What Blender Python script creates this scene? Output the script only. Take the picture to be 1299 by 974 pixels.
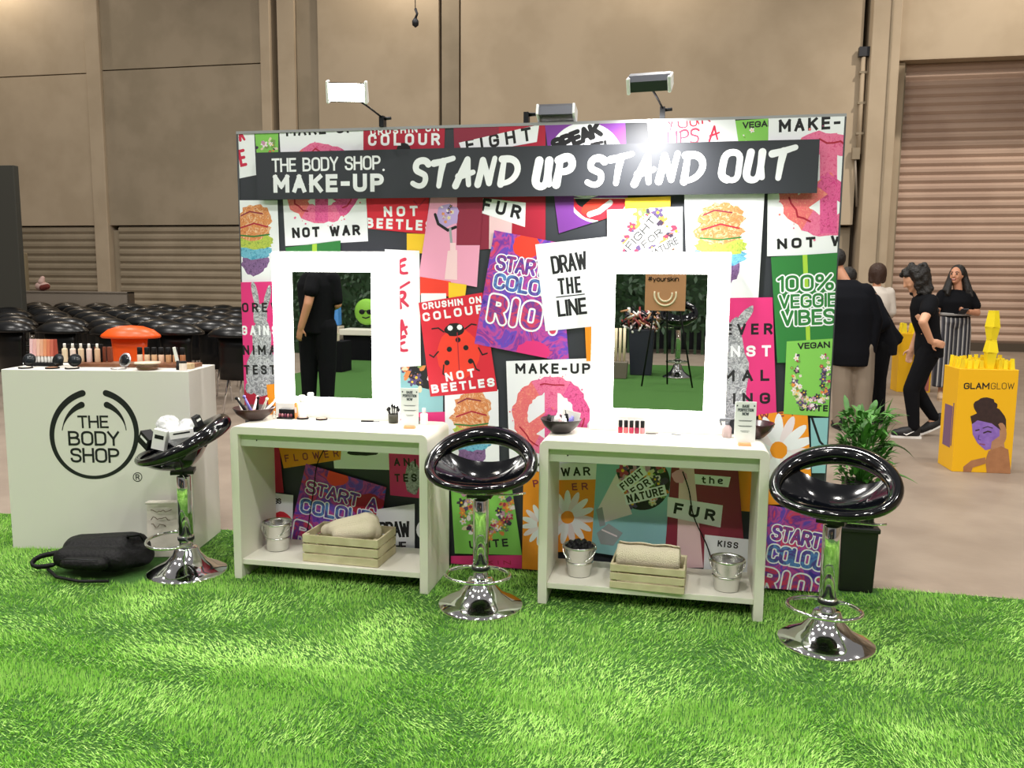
import bpy, bmesh, math, random
import numpy as np
from mathutils import Vector, Matrix
for _o in list(bpy.data.objects): bpy.data.objects.remove(_o)
S = bpy.context.scene
COL = S.collection
R_ = math.radians

# ---------------------------------------------------------------- camera
FPX, YAW, PITCH, ROLL = 1050.0, -0.19705, 0.12295, 0.00835
CAM = Vector((0.78897, -4.08200, 1.49151))
_F = Vector((math.sin(YAW)*math.cos(PITCH), math.cos(YAW)*math.cos(PITCH), -math.sin(PITCH)))
_Rr = Vector((math.cos(YAW), -math.sin(YAW), 0)); _Uu = _Rr.cross(_F)
_R2 = _Rr*math.cos(ROLL)+_Uu*math.sin(ROLL); _U2 = -_Rr*math.sin(ROLL)+_Uu*math.cos(ROLL)
cd = bpy.data.cameras.new('camera'); cam = bpy.data.objects.new('camera', cd); COL.objects.link(cam)
cam.matrix_world = Matrix((( _R2.x,_U2.x,-_F.x,CAM.x),(_R2.y,_U2.y,-_F.y,CAM.y),(_R2.z,_U2.z,-_F.z,CAM.z),(0,0,0,1)))
cd.sensor_width = 36; cd.lens = FPX*36/1299; cd.clip_end = 200
S.camera = cam
S.view_settings.view_transform = 'Standard'; S.view_settings.look = 'None'
S.view_settings.exposure = 0.09; S.view_settings.gamma = 1; S.view_settings.use_curve_mapping = False

def ray(px, py): return _F + _R2*((px-649.5)/FPX) + _U2*((487-py)/FPX)
def at(px, py, y):                       # where the sight line through a photo point meets the depth y
    d = ray(px, py); return CAM + d*((y-CAM.y)/d.y)
def ground(px, py, z=0.0):
    d = ray(px, py); return CAM + d*((z-CAM.z)/d.z)

# ---------------------------------------------------------------- light of the hall
YW_ = 16.28
W = bpy.data.worlds.new('hall_air'); S.world = W; W.use_nodes = True
W.node_tree.nodes['Background'].inputs[0].default_value = (1.0, 0.96, 0.92, 1)
W.node_tree.nodes['Background'].inputs[1].default_value = 0.20
def lamp(name, kind, loc, power, color=(1, .96, .9), size=.5, aim=None, blend=.5, cone=120):
    d = bpy.data.lights.new(name, kind); d.energy = power; d.color = color
    if kind == 'AREA': d.shape = 'DISK'; d.size = size
    else: d.shadow_soft_size = size
    if kind == 'SPOT': d.spot_size = R_(cone); d.spot_blend = blend
    o = bpy.data.objects.new(name, d); COL.objects.link(o); o.location = loc
    if aim is not None: o.rotation_euler = (Vector(aim)-Vector(loc)).to_track_quat('-Z', 'Y').to_euler()
    return o
for ix, x in enumerate((-10.5, -5.5, -0.5, 4.5, 9.5)):      # high-bay lamps of the hall
    for iy, y in enumerate((-10.0, -4.5, 1.0, 7.0)):
        if y > 5 and x > 3: continue
        lamp('high_bay_light', 'AREA', (x+.3*iy, y, 10.5), 268 if y < 5 else 245, size=.55)
for x in (-17.3, -6.0, 0.2, 8.6):                       # wall-washing lamps high on the back wall
    lamp('wall_wash_light', 'POINT', (x, 15.35, 9.9), 260 if x > -10 else 190, (1, .88, .72), .12)

for x, p_ in ((-15.5, 950), (-6.2, 430), (0.2, 430), (8.8, 3300)):            # unseen spots added to brighten the back wall, rightmost throws the duct's shade
    lamp('added_wall_spot', 'SPOT', (x, 8.0, 12.0), p_, (1, .9, .78), .09, aim=(x, YW_, 5.0), blend=.8, cone=74 if x > 8 else 80)

# ---------------------------------------------------------------- materials
def lin(h):
    h = h.lstrip('#'); c = [int(h[i:i+2], 16)/255 for i in (0, 2, 4)]
    return tuple(x/12.92 if x <= .04045 else ((x+.055)/1.055)**2.4 for x in c)+(1.0,)
_mats = {}
def mat(name, col='#808080', rough=.5, metal=0.0, emit=0.0, noise=None, bump=0.0, bscale=80, trans=0.0, alpha=1.0, coat=0.0, spec=.5):
    """noise = (second colour, scale, contrast)"""
    if name in _mats: return _mats[name]
    m = bpy.data.materials.new(name); m.use_nodes = True; n = m.node_tree.nodes; L = m.node_tree.links
    b = n['Principled BSDF']; _mats[name] = m
    b.inputs['Base Color'].default_value = lin(col); b.inputs['Roughness'].default_value = rough
    b.inputs['Metallic'].default_value = metal; b.inputs['Specular IOR Level'].default_value = spec
    b.inputs['Transmission Weight'].default_value = trans; b.inputs['Alpha'].default_value = alpha
    b.inputs['Coat Weight'].default_value = coat
    if emit: b.inputs['Emission Color'].default_value = lin(col); b.inputs['Emission Strength'].default_value = emit
    if noise or bump:
        tc = n.new('ShaderNodeTexCoord')
    if noise:
        t = n.new('ShaderNodeTexNoise'); t.inputs['Scale'].default_value = noise[1]; t.inputs['Detail'].default_value = 5
        L.new(tc.outputs['Object'], t.inputs['Vector'])
        r = n.new('ShaderNodeValToRGB'); w = .5-noise[2]*.45
        r.color_ramp.elements[0].position = w; r.color_ramp.elements[1].position = 1-w
        r.color_ramp.elements[0].color = lin(col); r.color_ramp.elements[1].color = lin(noise[0])
        L.new(t.outputs['Fac'], r.inputs['Fac']); L.new(r.outputs['Color'], b.inputs['Base Color'])
    if bump:
        t2 = n.new('ShaderNodeTexNoise'); t2.inputs['Scale'].default_value = bscale
        L.new(tc.outputs['Object'], t2.inputs['Vector'])
        bp = n.new('ShaderNodeBump'); bp.inputs['Strength'].default_value = bump; bp.inputs['Distance'].default_value = .02
        L.new(t2.outputs['Fac'], bp.inputs['Height']); L.new(bp.outputs['Normal'], b.inputs['Normal'])
    return m
def ramp_mat(name, cols, scale, distort=2.0, rough=.6, wave=False):
    """several colours swirled by noise (printed or mottled surfaces)"""
    if name in _mats: return _mats[name]
    m = bpy.data.materials.new(name); m.use_nodes = True; n = m.node_tree.nodes; L = m.node_tree.links; _mats[name] = m
    b = n['Principled BSDF']; b.inputs['Roughness'].default_value = rough
    tc = n.new('ShaderNodeTexCoord')
    if wave:
        t = n.new('ShaderNodeTexWave'); t.inputs['Distortion'].default_value = distort*4; t.inputs['Detail'].default_value = 1.5
        t.inputs['Detail Scale'].default_value = .8
    else:
        t = n.new('ShaderNodeTexNoise'); t.inputs['Distortion'].default_value = distort; t.inputs['Detail'].default_value = 4
    t.inputs['Scale'].default_value = scale; L.new(tc.outputs['Object'], t.inputs['Vector'])
    r = n.new('ShaderNodeValToRGB'); e = r.color_ramp.elements
    k = len(cols); lo, hi = (.05, .95) if wave else (.3, .7)
    while len(e) < k: e.new(.5)
    for i, c in enumerate(cols): e[i].position = lo+(hi-lo)*i/(k-1); e[i].color = lin(c)
    L.new(t.outputs['Fac'], r.inputs['Fac']); L.new(r.outputs['Color'], b.inputs['Base Color'])
    return m
def stripe_mat(name, cols, axis, period, rough=.7):
    m = bpy.data.materials.new(name); m.use_nodes = True; n = m.node_tree.nodes; L = m.node_tree.links; _mats[name] = m
    b = n['Principled BSDF']; b.inputs['Roughness'].default_value = rough
    tc = n.new('ShaderNodeTexCoord'); sp = n.new('ShaderNodeSeparateXYZ'); L.new(tc.outputs['Object'], sp.inputs[0])
    a = n.new('ShaderNodeMath'); a.operation = 'MULTIPLY'; a.inputs[1].default_value = 1/period; L.new(sp.outputs[axis], a.inputs[0])
    f = n.new('ShaderNodeMath'); f.operation = 'FRACT'; L.new(a.outputs[0], f.inputs[0])
    r = n.new('ShaderNodeValToRGB'); r.color_ramp.interpolation = 'CONSTANT'; e = r.color_ramp.elements
    while len(e) < len(cols): e.new(.5)
    for i, c in enumerate(cols): e[i].position = i/len(cols); e[i].color = lin(c)
    L.new(f.outputs[0], r.inputs['Fac']); L.new(r.outputs['Color'], b.inputs['Base Color'])
    return m

WHITE = mat('white_laminate', '#dedccf', .45)
CHROME = mat('chrome', '#e6e6e8', .07, 1.0)
STEEL = mat('galvanised_steel', '#d4d4d0', .22, 1.0)
GLOSS = mat('gloss_black_plastic', '#05060a', .1, coat=.3)
BLACK = mat('matt_black', '#0b0b0f', .6, spec=.3)
MIRROR = mat('mirror_glass', '#f2f4f3', .0, 1.0)
GLOW = mat('led_panel', '#fffdf6', .5, emit=13)
CLEAR = mat('clear_plastic', '#f4f6f7', .08, trans=.9, alpha=.45)

# ---------------------------------------------------------------- mesh helpers
class MB:
    def __init__(s): s.v = []; s.f = []; s.m = []; s.sm = []; s.mats = []
    def mi(s, m):
        if m not in s.mats: s.mats.append(m)
        return s.mats.index(m)
    def face(s, pts, m, smooth=False):
        b = len(s.v); s.v.extend([tuple(p) for p in pts]); s.f.append(tuple(range(b, b+len(pts)))); s.m.append(s.mi(m)); s.sm.append(smooth)
    def add(s, verts, faces, m, smooth=False):
        b = len(s.v); s.v.extend([tuple(p) for p in verts]); k = s.mi(m)
        for f in faces: s.f.append(tuple(i+b for i in f)); s.m.append(k); s.sm.append(smooth)
    def box(s, c, d, m, rot=None, top=(1, 1)):
        x, y, z = d[0]/2, d[1]/2, d[2]/2; tx, ty = top
        v = [Vector(p) for p in ((-x,-y,-z),(x,-y,-z),(x,y,-z),(-x,y,-z),(-x*tx,-y*ty,z),(x*tx,-y*ty,z),(x*tx,y*ty,z),(-x*tx,y*ty,z))]
        if rot is not None: v = [rot @ p for p in v]
        c = Vector(c); s.add([p+c for p in v], [(3,2,1,0),(4,5,6,7),(0,1,5,4),(1,2,6,5),(2,3,7,6),(3,0,4,7)], m)
    def span(s, a, b, m): s.box([(a[i]+b[i])/2 for i in range(3)], [abs(b[i]-a[i]) for i in range(3)], m)
    def prism(s, poly, y0, y1, m):           # (x,z) outline pushed along y
        n = len(poly); v = [(p[0], y0, p[1]) for p in poly]+[(p[0], y1, p[1]) for p in poly]
        s.add(v, [tuple(range(n)), tuple(range(2*n-1, n-1, -1))]+[(i, n+i, n+(i+1) % n, (i+1) % n) for i in range(n)], m)
    def lathe(s, prof, m, n=24, M=None, smooth=True, sx=1, sy=1):
        v = []; f = []; k = len(prof)
        for r, z in prof:
            for i in range(n):
                a = 2*math.pi*i/n; v.append(Vector((r*math.cos(a)*sx, r*math.sin(a)*sy, z)))
        for j in range(k-1):
            for i in range(n):
                i2 = (i+1) % n; f.append((j*n+i, j*n+i2, (j+1)*n+i2, (j+1)*n+i))
        if prof[0][0] > 1e-5: f.append(tuple(range(n-1, -1, -1)))
        if prof[-1][0] > 1e-5: f.append(tuple(range((k-1)*n, k*n)))
        if M is not None: v = [M @ p for p in v]
        s.add(v, f, m, smooth)
    def tube(s, pts, r, m, n=8, closed=False, cap=True):
        pts = [Vector(p) for p in pts]; k = len(pts); rs = r if isinstance(r, (list, tuple)) else [r]*k
        v = []; f = []; up = None
        for i, p in enumerate(pts):
            if closed: t = pts[(i+1) % k]-pts[i-1]
            else: t = pts[min(i+1, k-1)]-pts[max(i-1, 0)]
            t = t.normalized() if t.length > 1e-9 else Vector((0, 0, 1))
            if up is None:
                up = Vector((0, 0, 1)) if abs(t.z) < .9 else Vector((1, 0, 0))
            up = (up-t*up.dot(t)); up = up.normalized() if up.length > 1e-6 else t.orthogonal().normalized()
            w = t.cross(up)
            for j in range(n):
                a = 2*math.pi*j/n; v.append(p+(up*math.cos(a)+w*math.sin(a))*rs[i])
        for i in range(k if closed else k-1):
            i2 = (i+1) % k
            for j in range(n):
                j2 = (j+1) % n; f.append((i*n+j, i*n+j2, i2*n+j2, i2*n+j))
        if not closed and cap: f += [tuple(range(n-1, -1, -1)), tuple(range((k-1)*n, k*n))]
        s.add(v, f, m, True)
    def ball(s, c, r, m, n=14, rot=None):
        rr = r if isinstance(r, (list, tuple)) else (r, r, r); k = max(4, n//2); v = []; f = []
        for j in range(k+1):
            t = math.pi*j/k
            for i in range(n):
                a = 2*math.pi*i/n; q = Vector((rr[0]*math.sin(t)*math.cos(a), rr[1]*math.sin(t)*math.sin(a), -rr[2]*math.cos(t)))
                if rot is not None: q = rot @ q
                v.append(q+Vector(c))
        for j in range(k):
            for i in range(n):
                i2 = (i+1) % n; f.append((j*n+i, j*n+i2, (j+1)*n+i2, (j+1)*n+i))
        s.add(v, f, m, True)
    def capsule(s, a, b, ra, rb, m, n=12, flat=1.0, side=None):
        """tapered limb from a to b; flat squashes it along the second cross axis"""
        a = Vector(a); b = Vector(b); t = (b-a); L = t.length; t = t.normalized()
        e1 = Vector(side) if side is not None else (Vector((1, 0, 0)) if abs(t.x) < .9 else Vector((0, 1, 0)))
        e1 = (e1-t*e1.dot(t)).normalized(); e2 = t.cross(e1)
        rings = [(ra*math.sin(q), -ra*math.cos(q)) for q in (0.05, .5, 1.0, 1.5708)]+[(ra+(rb-ra)*q, L*q) for q in (.33, .66)]+[(rb*math.sin(q), L-rb*math.cos(q)) for q in (1.5708, 2.1, 2.64, 3.09)]
        v = []; f = []
        for r, z in rings:
            for i in range(n):
                q = 2*math.pi*i/n; v.append(a+t*z+e1*(r*math.cos(q))+e2*(r*flat*math.sin(q)))
        for j in range(len(rings)-1):
            for i in range(n):
                i2 = (i+1) % n; f.append((j*n+i, j*n+i2, (j+1)*n+i2, (j+1)*n+i))
        f += [tuple(range(n-1, -1, -1)), tuple(range((len(rings)-1)*n, len(rings)*n))]
        s.add(v, f, m, True)
    def loft(s, rings, m, n=22):
        """elliptical rings (cx, cy, z, rx, ry) joined into a closed soft body"""
        v = []; f = []; k = len(rings)
        for cx, cy, z, rx, ry in rings:
            for i in range(n):
                a = 2*math.pi*i/n; v.append((cx+rx*math.cos(a), cy+ry*math.sin(a), z))
        for j in range(k-1):
            for i in range(n):
                i2 = (i+1) % n; f.append((j*n+i, j*n+i2, (j+1)*n+i2, (j+1)*n+i))
        f += [tuple(range(n-1, -1, -1)), tuple(range((k-1)*n, k*n))]; s.add(v, f, m, True)
    def build(s, name, parent=None, loc=(0, 0, 0), rotz=0.0, bevel=0.0, sub=0, voxel=0.0, smooth=0, solid=0.0, seg=2):
        me = bpy.data.meshes.new(name); me.from_pydata(s.v, [], s.f)
        for m in s.mats: me.materials.append(m)
        me.polygons.foreach_set('material_index', s.m); me.polygons.foreach_set('use_smooth', s.sm)
        me.validate(); me.update()
        o = bpy.data.objects.new(name, me); COL.objects.link(o)
        if parent is not None: o.parent = parent
        o.location = loc; o.rotation_euler = (0, 0, rotz)
        if solid: md = o.modifiers.new('thickness', 'SOLIDIFY'); md.thickness = solid; md.offset = 0
        if voxel:
            md = o.modifiers.new('skin', 'REMESH'); md.mode = 'VOXEL'; md.voxel_size = voxel; md.use_smooth_shade = True
            md = o.modifiers.new('soft', 'SMOOTH'); md.iterations = smooth or 4; md.factor = .5
        if bevel: md = o.modifiers.new('edge', 'BEVEL'); md.width = bevel; md.segments = seg; md.limit_method = 'ANGLE'
        if sub: md = o.modifiers.new('round', 'SUBSURF'); md.levels = sub; md.render_levels = sub
        return o
def tag(o, label, cat, group=None, kind=None):
    o['label'] = label; o['category'] = cat
    if group: o['group'] = group
    if kind: o['kind'] = kind
    return o
def thing(name, label, cat, loc=(0, 0, 0), rotz=0.0, group=None):
    o = bpy.data.objects.new(name, None); o.empty_display_size = .1; COL.objects.link(o)
    o.location = loc; o.rotation_euler = (0, 0, rotz)
    return tag(o, label, cat, group)
def struct(o): o['kind'] = 'structure'; return o
def copy_tree(o, parent=None):
    c = o.copy(); COL.objects.link(c)
    if parent is not None: c.parent = parent
    for ch in list(o.children): copy_tree(ch, c)
    return c
def dup(o, label, loc, rotz=0.0, group=None):
    c = copy_tree(o); c['label'] = label; c.location = loc; c.rotation_euler = (0, 0, rotz)
    if group: c['group'] = group
    return c
def arc(cx, cz, r, a0, a1, n): return [(cx+r*math.cos(R_(a0+(a1-a0)*i/n)), cz+r*math.sin(R_(a0+(a1-a0)*i/n))) for i in range(n+1)]
NTH = ['first', 'second', 'third', 'fourth', 'fifth', 'sixth', 'seventh', 'eighth', 'ninth', 'tenth', 'eleventh', 'twelfth']

# ---------------------------------------------------------------- lettering
GL = {}
for _l in '''A 6;0,0 3,10 6,0;1.1,3.3 4.9,3.3
B 6;0,0 0,10;~0,10 5.4,10 5.4,5.3 0,5.3;~0,5.3 6,5.3 6,0 0,0
C 5.8;~5.8,7.4 5.8,10 0,10 0,0 5.8,0 5.8,2.6
D 6;0,0 0,10;~0,10 6,10 6,0 0,0
E 4.8;4.8,10 0,10 0,0 4.8,0;0,5.2 4.3,5.2
F 4.8;4.8,10 0,10 0,0;0,5.2 4.2,5.2
G 6;~6,7.6 6,10 0,10 0,0 6,0 6,4.8;6,4.8 3.4,4.8
H 6;0,0 0,10;6,0 6,10;0,5.2 6,5.2
I 0;0,0 0,10
K 5.8;0,0 0,10;5.6,10 0.2,4.2;2.1,6.1 5.8,0
L 4.6;0,10 0,0 4.6,0
M 7.6;0,0 0,10 3.8,3.2 7.6,10 7.6,0
N 6;0,0 0,10 6,0 6,10
O 6.2;o0,0 0,10 6.2,10 6.2,0
P 5.7;0,0 0,10;~0,10 5.7,10 5.7,4.6 0,4.6
R 5.8;0,0 0,10;~0,10 5.7,10 5.7,4.8 0,4.8;3.2,4.8 5.8,0
S 5.6;~5.6,7.9 5.6,10 0,10 0,5.4 5.6,5 5.6,0 0,0 0,2.1
T 5.6;0,10 5.6,10;2.8,10 2.8,0
U 6;~0,10 0,0 6,0 6,10
V 6;0,10 3,0 6,10
W 8.6;0,10 2.1,0 4.3,8.4 6.5,0 8.6,10
Y 6;0,10 3,4.8 6,10;3,4.8 3,0
! 1;.5,10 .5,3.4;.5,.5 .5,0
0 5.4;o0,0 0,10 5.4,10 5.4,0
1 2;0,8.2 2,10 2,0
% 8;o0,6 0,10 3,10 3,6;o5,0 5,4 8,4 8,0;7.2,10 .8,0
- 3;0,4.6 3,4.6
. .3;0,0 .3,0
# 6;1.5,0 2.5,10;4,0 5,10;0,3.2 6,3.2;.4,6.8 6.4,6.8
t 3.6;~1.2,9.6 1.2,0 3.6,0;0,7 3.2,7
h 4.8;0,10 0,0;~0,7 4.8,7 4.8,0
e 4.8;~0.1,3.7 4.8,3.7 4.8,7 0,7 0,0 4.6,0
y 4.8;0,7 2.6,.3;4.8,7 1.5,-3
o 4.8;o0,0 0,7 4.8,7 4.8,0
u 4.6;~0,7 0,0 4.6,0 4.6,7
r 3;0,0 0,7;~0,4.5 0,7 3,7
s 4;~4,5.6 4,7 0,7 0,3.7 4,3.4 4,0 0,0 0,1.4
k 4.4;0,0 0,10;4.2,7 .2,2.8;1.6,4.2 4.4,0
i 0;0,0 0,7;0,9.6 0,9.9
n 4.6;0,0 0,7;~0,7 4.6,7 4.6,0'''.split('\n'):
    _p = _l[2:].split(';'); GL[_l[0]] = (float(_p[0]), [(('~' if q[0] in '~o' else ''), q[0] == 'o', [tuple(map(float, t.split(','))) for t in q.lstrip('~o').split()]) for q in _p[1:]])
BR = {}                                   # brush lettering
for _l in '''S 6;~6,8.6 5,10.2 1,9.8 .6,6.4 3,5.2 5.4,4.2 5.2,.6 2.2,-.3 0,1.2
T 7;-.3,8.6 3,9.2 7.6,10.4;3.6,9.3 3,5 2.6,-.3
A 6.6;0,-.2 2.4,6 4,10 4.6,5 5.4,0.2;.9,3.4 4,4.2 6.8,5
N 6.4;0,0 .8,5 1.2,9.4 3,5 4.6,.4 5.2,5 6,10
D 6.4;.4,0 .6,5 .9,9.6;~0,9.6 5,9.8 7.4,5.4 4.6,.8 .4,.2
U 5.8;~.8,9.6 -.4,0 4.2,-1 4.9,9.4;4.9,9.4 4.8,4 5.6,.2
P 5.4;.2,-.2 .8,5 1,9.6;~.4,9.2 4.6,11 6.6,7 4.2,4.4 .8,4.8
O 6.6;o.2,1 1.2,10.4 6.8,10 6.4,-.6
E 5;~5,9.6 1,9.4 .4,5.6;.4,5.4 4,6;~.4,5.4 .2,1 4.6,.6
R 5.4;.2,0 .8,9.6;~.6,9.4 5.6,9.8 4.6,5.2 .8,4.8;2,4.8 5.4,.2
Y 5.4;.6,9.8 2.6,5.4;5.2,10 1.6,-.4
I 1;.8,9.8 .4,.2
L 4;.8,9.8 .4,.4 4,.2
K 5.4;.8,9.8 .2,0;5.2,9.6 .8,4.8 5.4,.2'''.split('\n'):
    _p = _l[2:].split(';'); BR[_l[0]] = (float(_p[0]), [(('~' if q[0] in '~o' else ''), q[0] == 'o', [tuple(map(float, t.split(','))) for t in q.lstrip('~o').split()]) for q in _p[1:]])
def rounded(pts, closed, r=2.9, n=5):
    out = []; k = len(pts)
    for i, p in enumerate(pts):
        if not closed and i in (0, k-1): out.append(p); continue
        a = pts[i-1]; b = pts[(i+1) % k]
        la = math.dist(a, p); lb = math.dist(b, p)
        ra = min(r, la*.5 if (closed or i > 1) else la*.98); rb = min(r, lb*.5 if (closed or i < k-2) else lb*.98)
        q0 = (p[0]+(a[0]-p[0])*ra/la, p[1]+(a[1]-p[1])*ra/la); q1 = (p[0]+(b[0]-p[0])*rb/lb, p[1]+(b[1]-p[1])*rb/lb)
        for j in range(n+1):
            t = j/n; w0, w1, w2 = (1-t)**2, 2*t*(1-t)*.92, t*t; w = w0+w1+w2
            out.append(((q0[0]*w0+p[0]*w1+q1[0]*w2)/w, (q0[1]*w0+p[1]*w1+q1[1]*w2)/w))
    return out
def clip_poly(poly, cp):
    for i in range(len(cp)):
        a, b = cp[i], cp[(i+1) % len(cp)]; out = []
        side = lambda p: (b[0]-a[0])*(p[1]-a[1])-(b[1]-a[1])*(p[0]-a[0])
        for j in range(len(poly)):
            p, q = poly[j-1], poly[j]; sp, sq = side(p), side(q)
            if (sp < 0) != (sq < 0):
                t = sp/(sp-sq); out.append((p[0]+(q[0]-p[0])*t, p[1]+(q[1]-p[1])*t))
            if sq >= 0: out.append(q)
        poly = out
        if len(poly) < 3: return []
    return poly
def ccw(p):
    a = sum(p[i-1][0]*p[i][1]-p[i][0]*p[i-1][1] for i in range(len(p)))
    return p if a > 0 else p[::-1]

class Print:
    """a printed flat face: art measured in photo points is laid on the real plane (origin O, running along angle rz)"""
    def __init__(s, O, rz, bounds=None, off=0.0):
        s.O = Vector(O); s.u = Vector((math.cos(rz), math.sin(rz), 0)); s.n = Vector((math.sin(rz), -math.cos(rz), 0))
        s.mb = MB(); s.off = off; s.k = 0; s.clip = [ccw(bounds)] if bounds else []
    def uv(s, p):
        d = ray(*p); t = (s.O+s.n*s.off-CAM).dot(s.n)/d.dot(s.n); q = CAM+d*t-s.O
        return (q.dot(s.u), q.z)
    def up(s, d=.0001): s.off += d; s.k = 0
    def raw(s, pts, m, clip=True, lift=0.0):
        pts = ccw(pts)
        if clip:
            for c in s.clip:
                pts = clip_poly(pts, c)
                if not pts: return
        o = s.off+lift
        s.mb.face([(p[0], -o, p[1]) for p in pts], m)
    def poly(s, px, m): s.up(); s.raw([s.uv(p) for p in px], m)
    def push(s, px): s.clip.append(ccw([s.uv(p) for p in px]))
    def pop(s): s.clip.pop()
    def card(s, px, m, keep=False):
        s.poly(px, m); s.push(px)
    def disc(s, c, r, m, n=24, jag=0.0, ry=None, rot=0.0, seed=0):
        rnd = random.Random(seed+int(c[0]*7+c[1])); ry = ry or r; pts = []
        for i in range(n):
            a = 2*math.pi*i/n; q = 1+jag*rnd.uniform(-1, 1); x, y = r*q*math.cos(a), ry*q*math.sin(a)
            pts.append((c[0]+x*math.cos(rot)-y*math.sin(rot), c[1]+x*math.sin(rot)+y*math.cos(rot)))
        s.up(.000009); s.raw([s.uv(p) for p in pts], m)
    def ring(s, c, r0, r1, mats, n=48, jag=0.0, a0=0, a1=360, seed=1):
        rnd = random.Random(seed); jo = [1+jag*rnd.uniform(-1, 1) for _ in range(n+1)]; ji = [1+jag*rnd.uniform(-1, 1) for _ in range(n+1)]
        if a1-a0 >= 359.9: jo[n], ji[n] = jo[0], ji[0]
        for i in range(n):
            q = []
            for j, rr, jj in ((i, r0, ji), (i+1, r0, ji), (i+1, r1, jo), (i, r1, jo)):
                a = R_(a0+(a1-a0)*j/n); q.append((c[0]+rr*jj[j]*math.cos(a), c[1]-rr*jj[j]*math.sin(a)))
            s.raw([s.uv(p) for p in q], mats[int(i/n*len(mats)) % len(mats)], lift=8e-6*(i % 2))
    def stroke(s, pts, w, m, closed=False, rnd=False, square=True):
        if not closed and len(pts) > 2:                       # break the stroke at sharp corners
            wl = w if isinstance(w, list) else [w]*len(pts); cut = [0]
            for i in range(1, len(pts)-1):
                a, b, c = Vector(pts[i-1][:2]), Vector(pts[i][:2]), Vector(pts[i+1][:2])
                if (b-a).length > 1e-9 and (c-b).length > 1e-9 and (b-a).normalized().dot((c-b).normalized()) < -.2: cut.append(i)
            if len(cut) > 1:
                cut.append(len(pts)-1)
                for j in range(len(cut)-1): s.stroke(pts[cut[j]:cut[j+1]+1], wl[cut[j]:cut[j+1]+1], m, False, rnd, square)
                return
        s.k += 1; base = 2.4e-5*(s.k % 4)
        ws0 = w if isinstance(w, list) else [w]*len(pts)
        keep = [0]
        for i in range(1, len(pts)):
            if math.dist(pts[i], pts[keep[-1]]) > .04*ws0[i]: keep.append(i)
        if closed and len(keep) > 3 and math.dist(pts[keep[-1]], pts[0]) < .04*ws0[0]: keep.pop()
        if len(keep) < 2: return
        pts = [pts[i] for i in keep]; k = len(pts); ws = [ws0[i] for i in keep]
        P = [Vector((p[0], p[1])) for p in pts]; Lp = []; Rp = []
        if not closed and not rnd and square:
            d = (P[0]-P[1]).normalized(); P[0] = P[0]+d*ws[0]/2; d = (P[-1]-P[-2]).normalized(); P[-1] = P[-1]+d*ws[-1]/2
        for i in range(k):
            a = P[i-1] if (closed or i > 0) else None; b = P[(i+1) % k] if (closed or i < k-1) else None
            d1 = (P[i]-a).normalized() if a is not None else None; d2 = (b-P[i]).normalized() if b is not None else None
            if d1 is None: d1 = d2
            if d2 is None: d2 = d1
            n1 = Vector((-d1.y, d1.x)); n2 = Vector((-d2.y, d2.x)); mm = n1+n2
            mm = mm.normalized() if mm.length > 1e-6 else n1
            q = ws[i]/2/max(.62, mm.dot(n1)); Lp.append(P[i]+mm*q); Rp.append(P[i]-mm*q)
        for i in range(k if closed else k-1):
            j = (i+1) % k; s.raw([tuple(Lp[i]), tuple(Lp[j]), tuple(Rp[j]), tuple(Rp[i])], m, lift=base+8e-6*(i % 2))
        if rnd and not closed:
            for e in (0, k-1):
                s.raw([(P[e].x+ws[e]/2*math.cos(t*math.pi/6), P[e].y+ws[e]/2*math.sin(t*math.pi/6)) for t in range(12)], m, lift=base+1.6e-5)
    def line(s, px, wpx, m, rnd=True, closed=False):
        s.up(.000045); s.k = -1; q = [s.uv(p) for p in px]; sc = math.dist(s.uv((px[0][0]+1, px[0][1])), q[0])
        s.stroke(q, [x*sc for x in wpx] if isinstance(wpx, list) else wpx*sc, m, closed, rnd)
    def text(s, t, p0, p1, hpx, wt, m, sp=2.0, font=None, rnd=False, outline=None, slant=0.0, jit=0.0, seed=3):
        """t runs from p0 to p1 (baseline ends in photo points); hpx = letter height, wt = stroke/height"""
        if font is None and sp >= 2.6 and len(t) > 1: sp *= 1.75
        font = font or GL; rg = random.Random(seed)
        a = Vector(s.uv(p0)); b = Vector(s.uv(p1)); U = (b-a); L = U.length; U.normalize(); V = Vector((-U.y, U.x))
        h = math.dist(s.uv((p0[0], p0[1]-hpx)), s.uv(p0)); st = wt*h
        tot = sum((font.get(c, (4, []))[0] if c != ' ' else 3.2) for c in t)+sp*(len(t)-1)
        kx = (L-st)/max(tot, .5); ky = (h-st)/10; x = 0
        for wpass, mm in (([(outline[1]*h, outline[0])] if outline else [])+[(st, m)]):
            x = 0; s.up(.00011); rg = random.Random(seed)
            for c in t:
                if c == ' ': x += 3.2+sp; continue
                gw, strokes = font[c]; dy = jit*rg.uniform(-1, 1)
                for sm, cl, pts in strokes:
                    q = rounded(pts, cl) if sm else pts
                    pp = []
                    for X, Y in q:
                        w = a+U*(st/2+(x+X+slant*Y)*kx)+V*(st/2+(Y+dy)*ky); pp.append((w.x, w.y))
                    ww = wpass
                    if font is BR and not outline: nq = len(pp); ww = [wpass*(1.04-.28*i/(nq-1)) for i in range(nq)]
                    s.stroke(pp, ww, mm, cl, rnd)
                x += gw+sp

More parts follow.
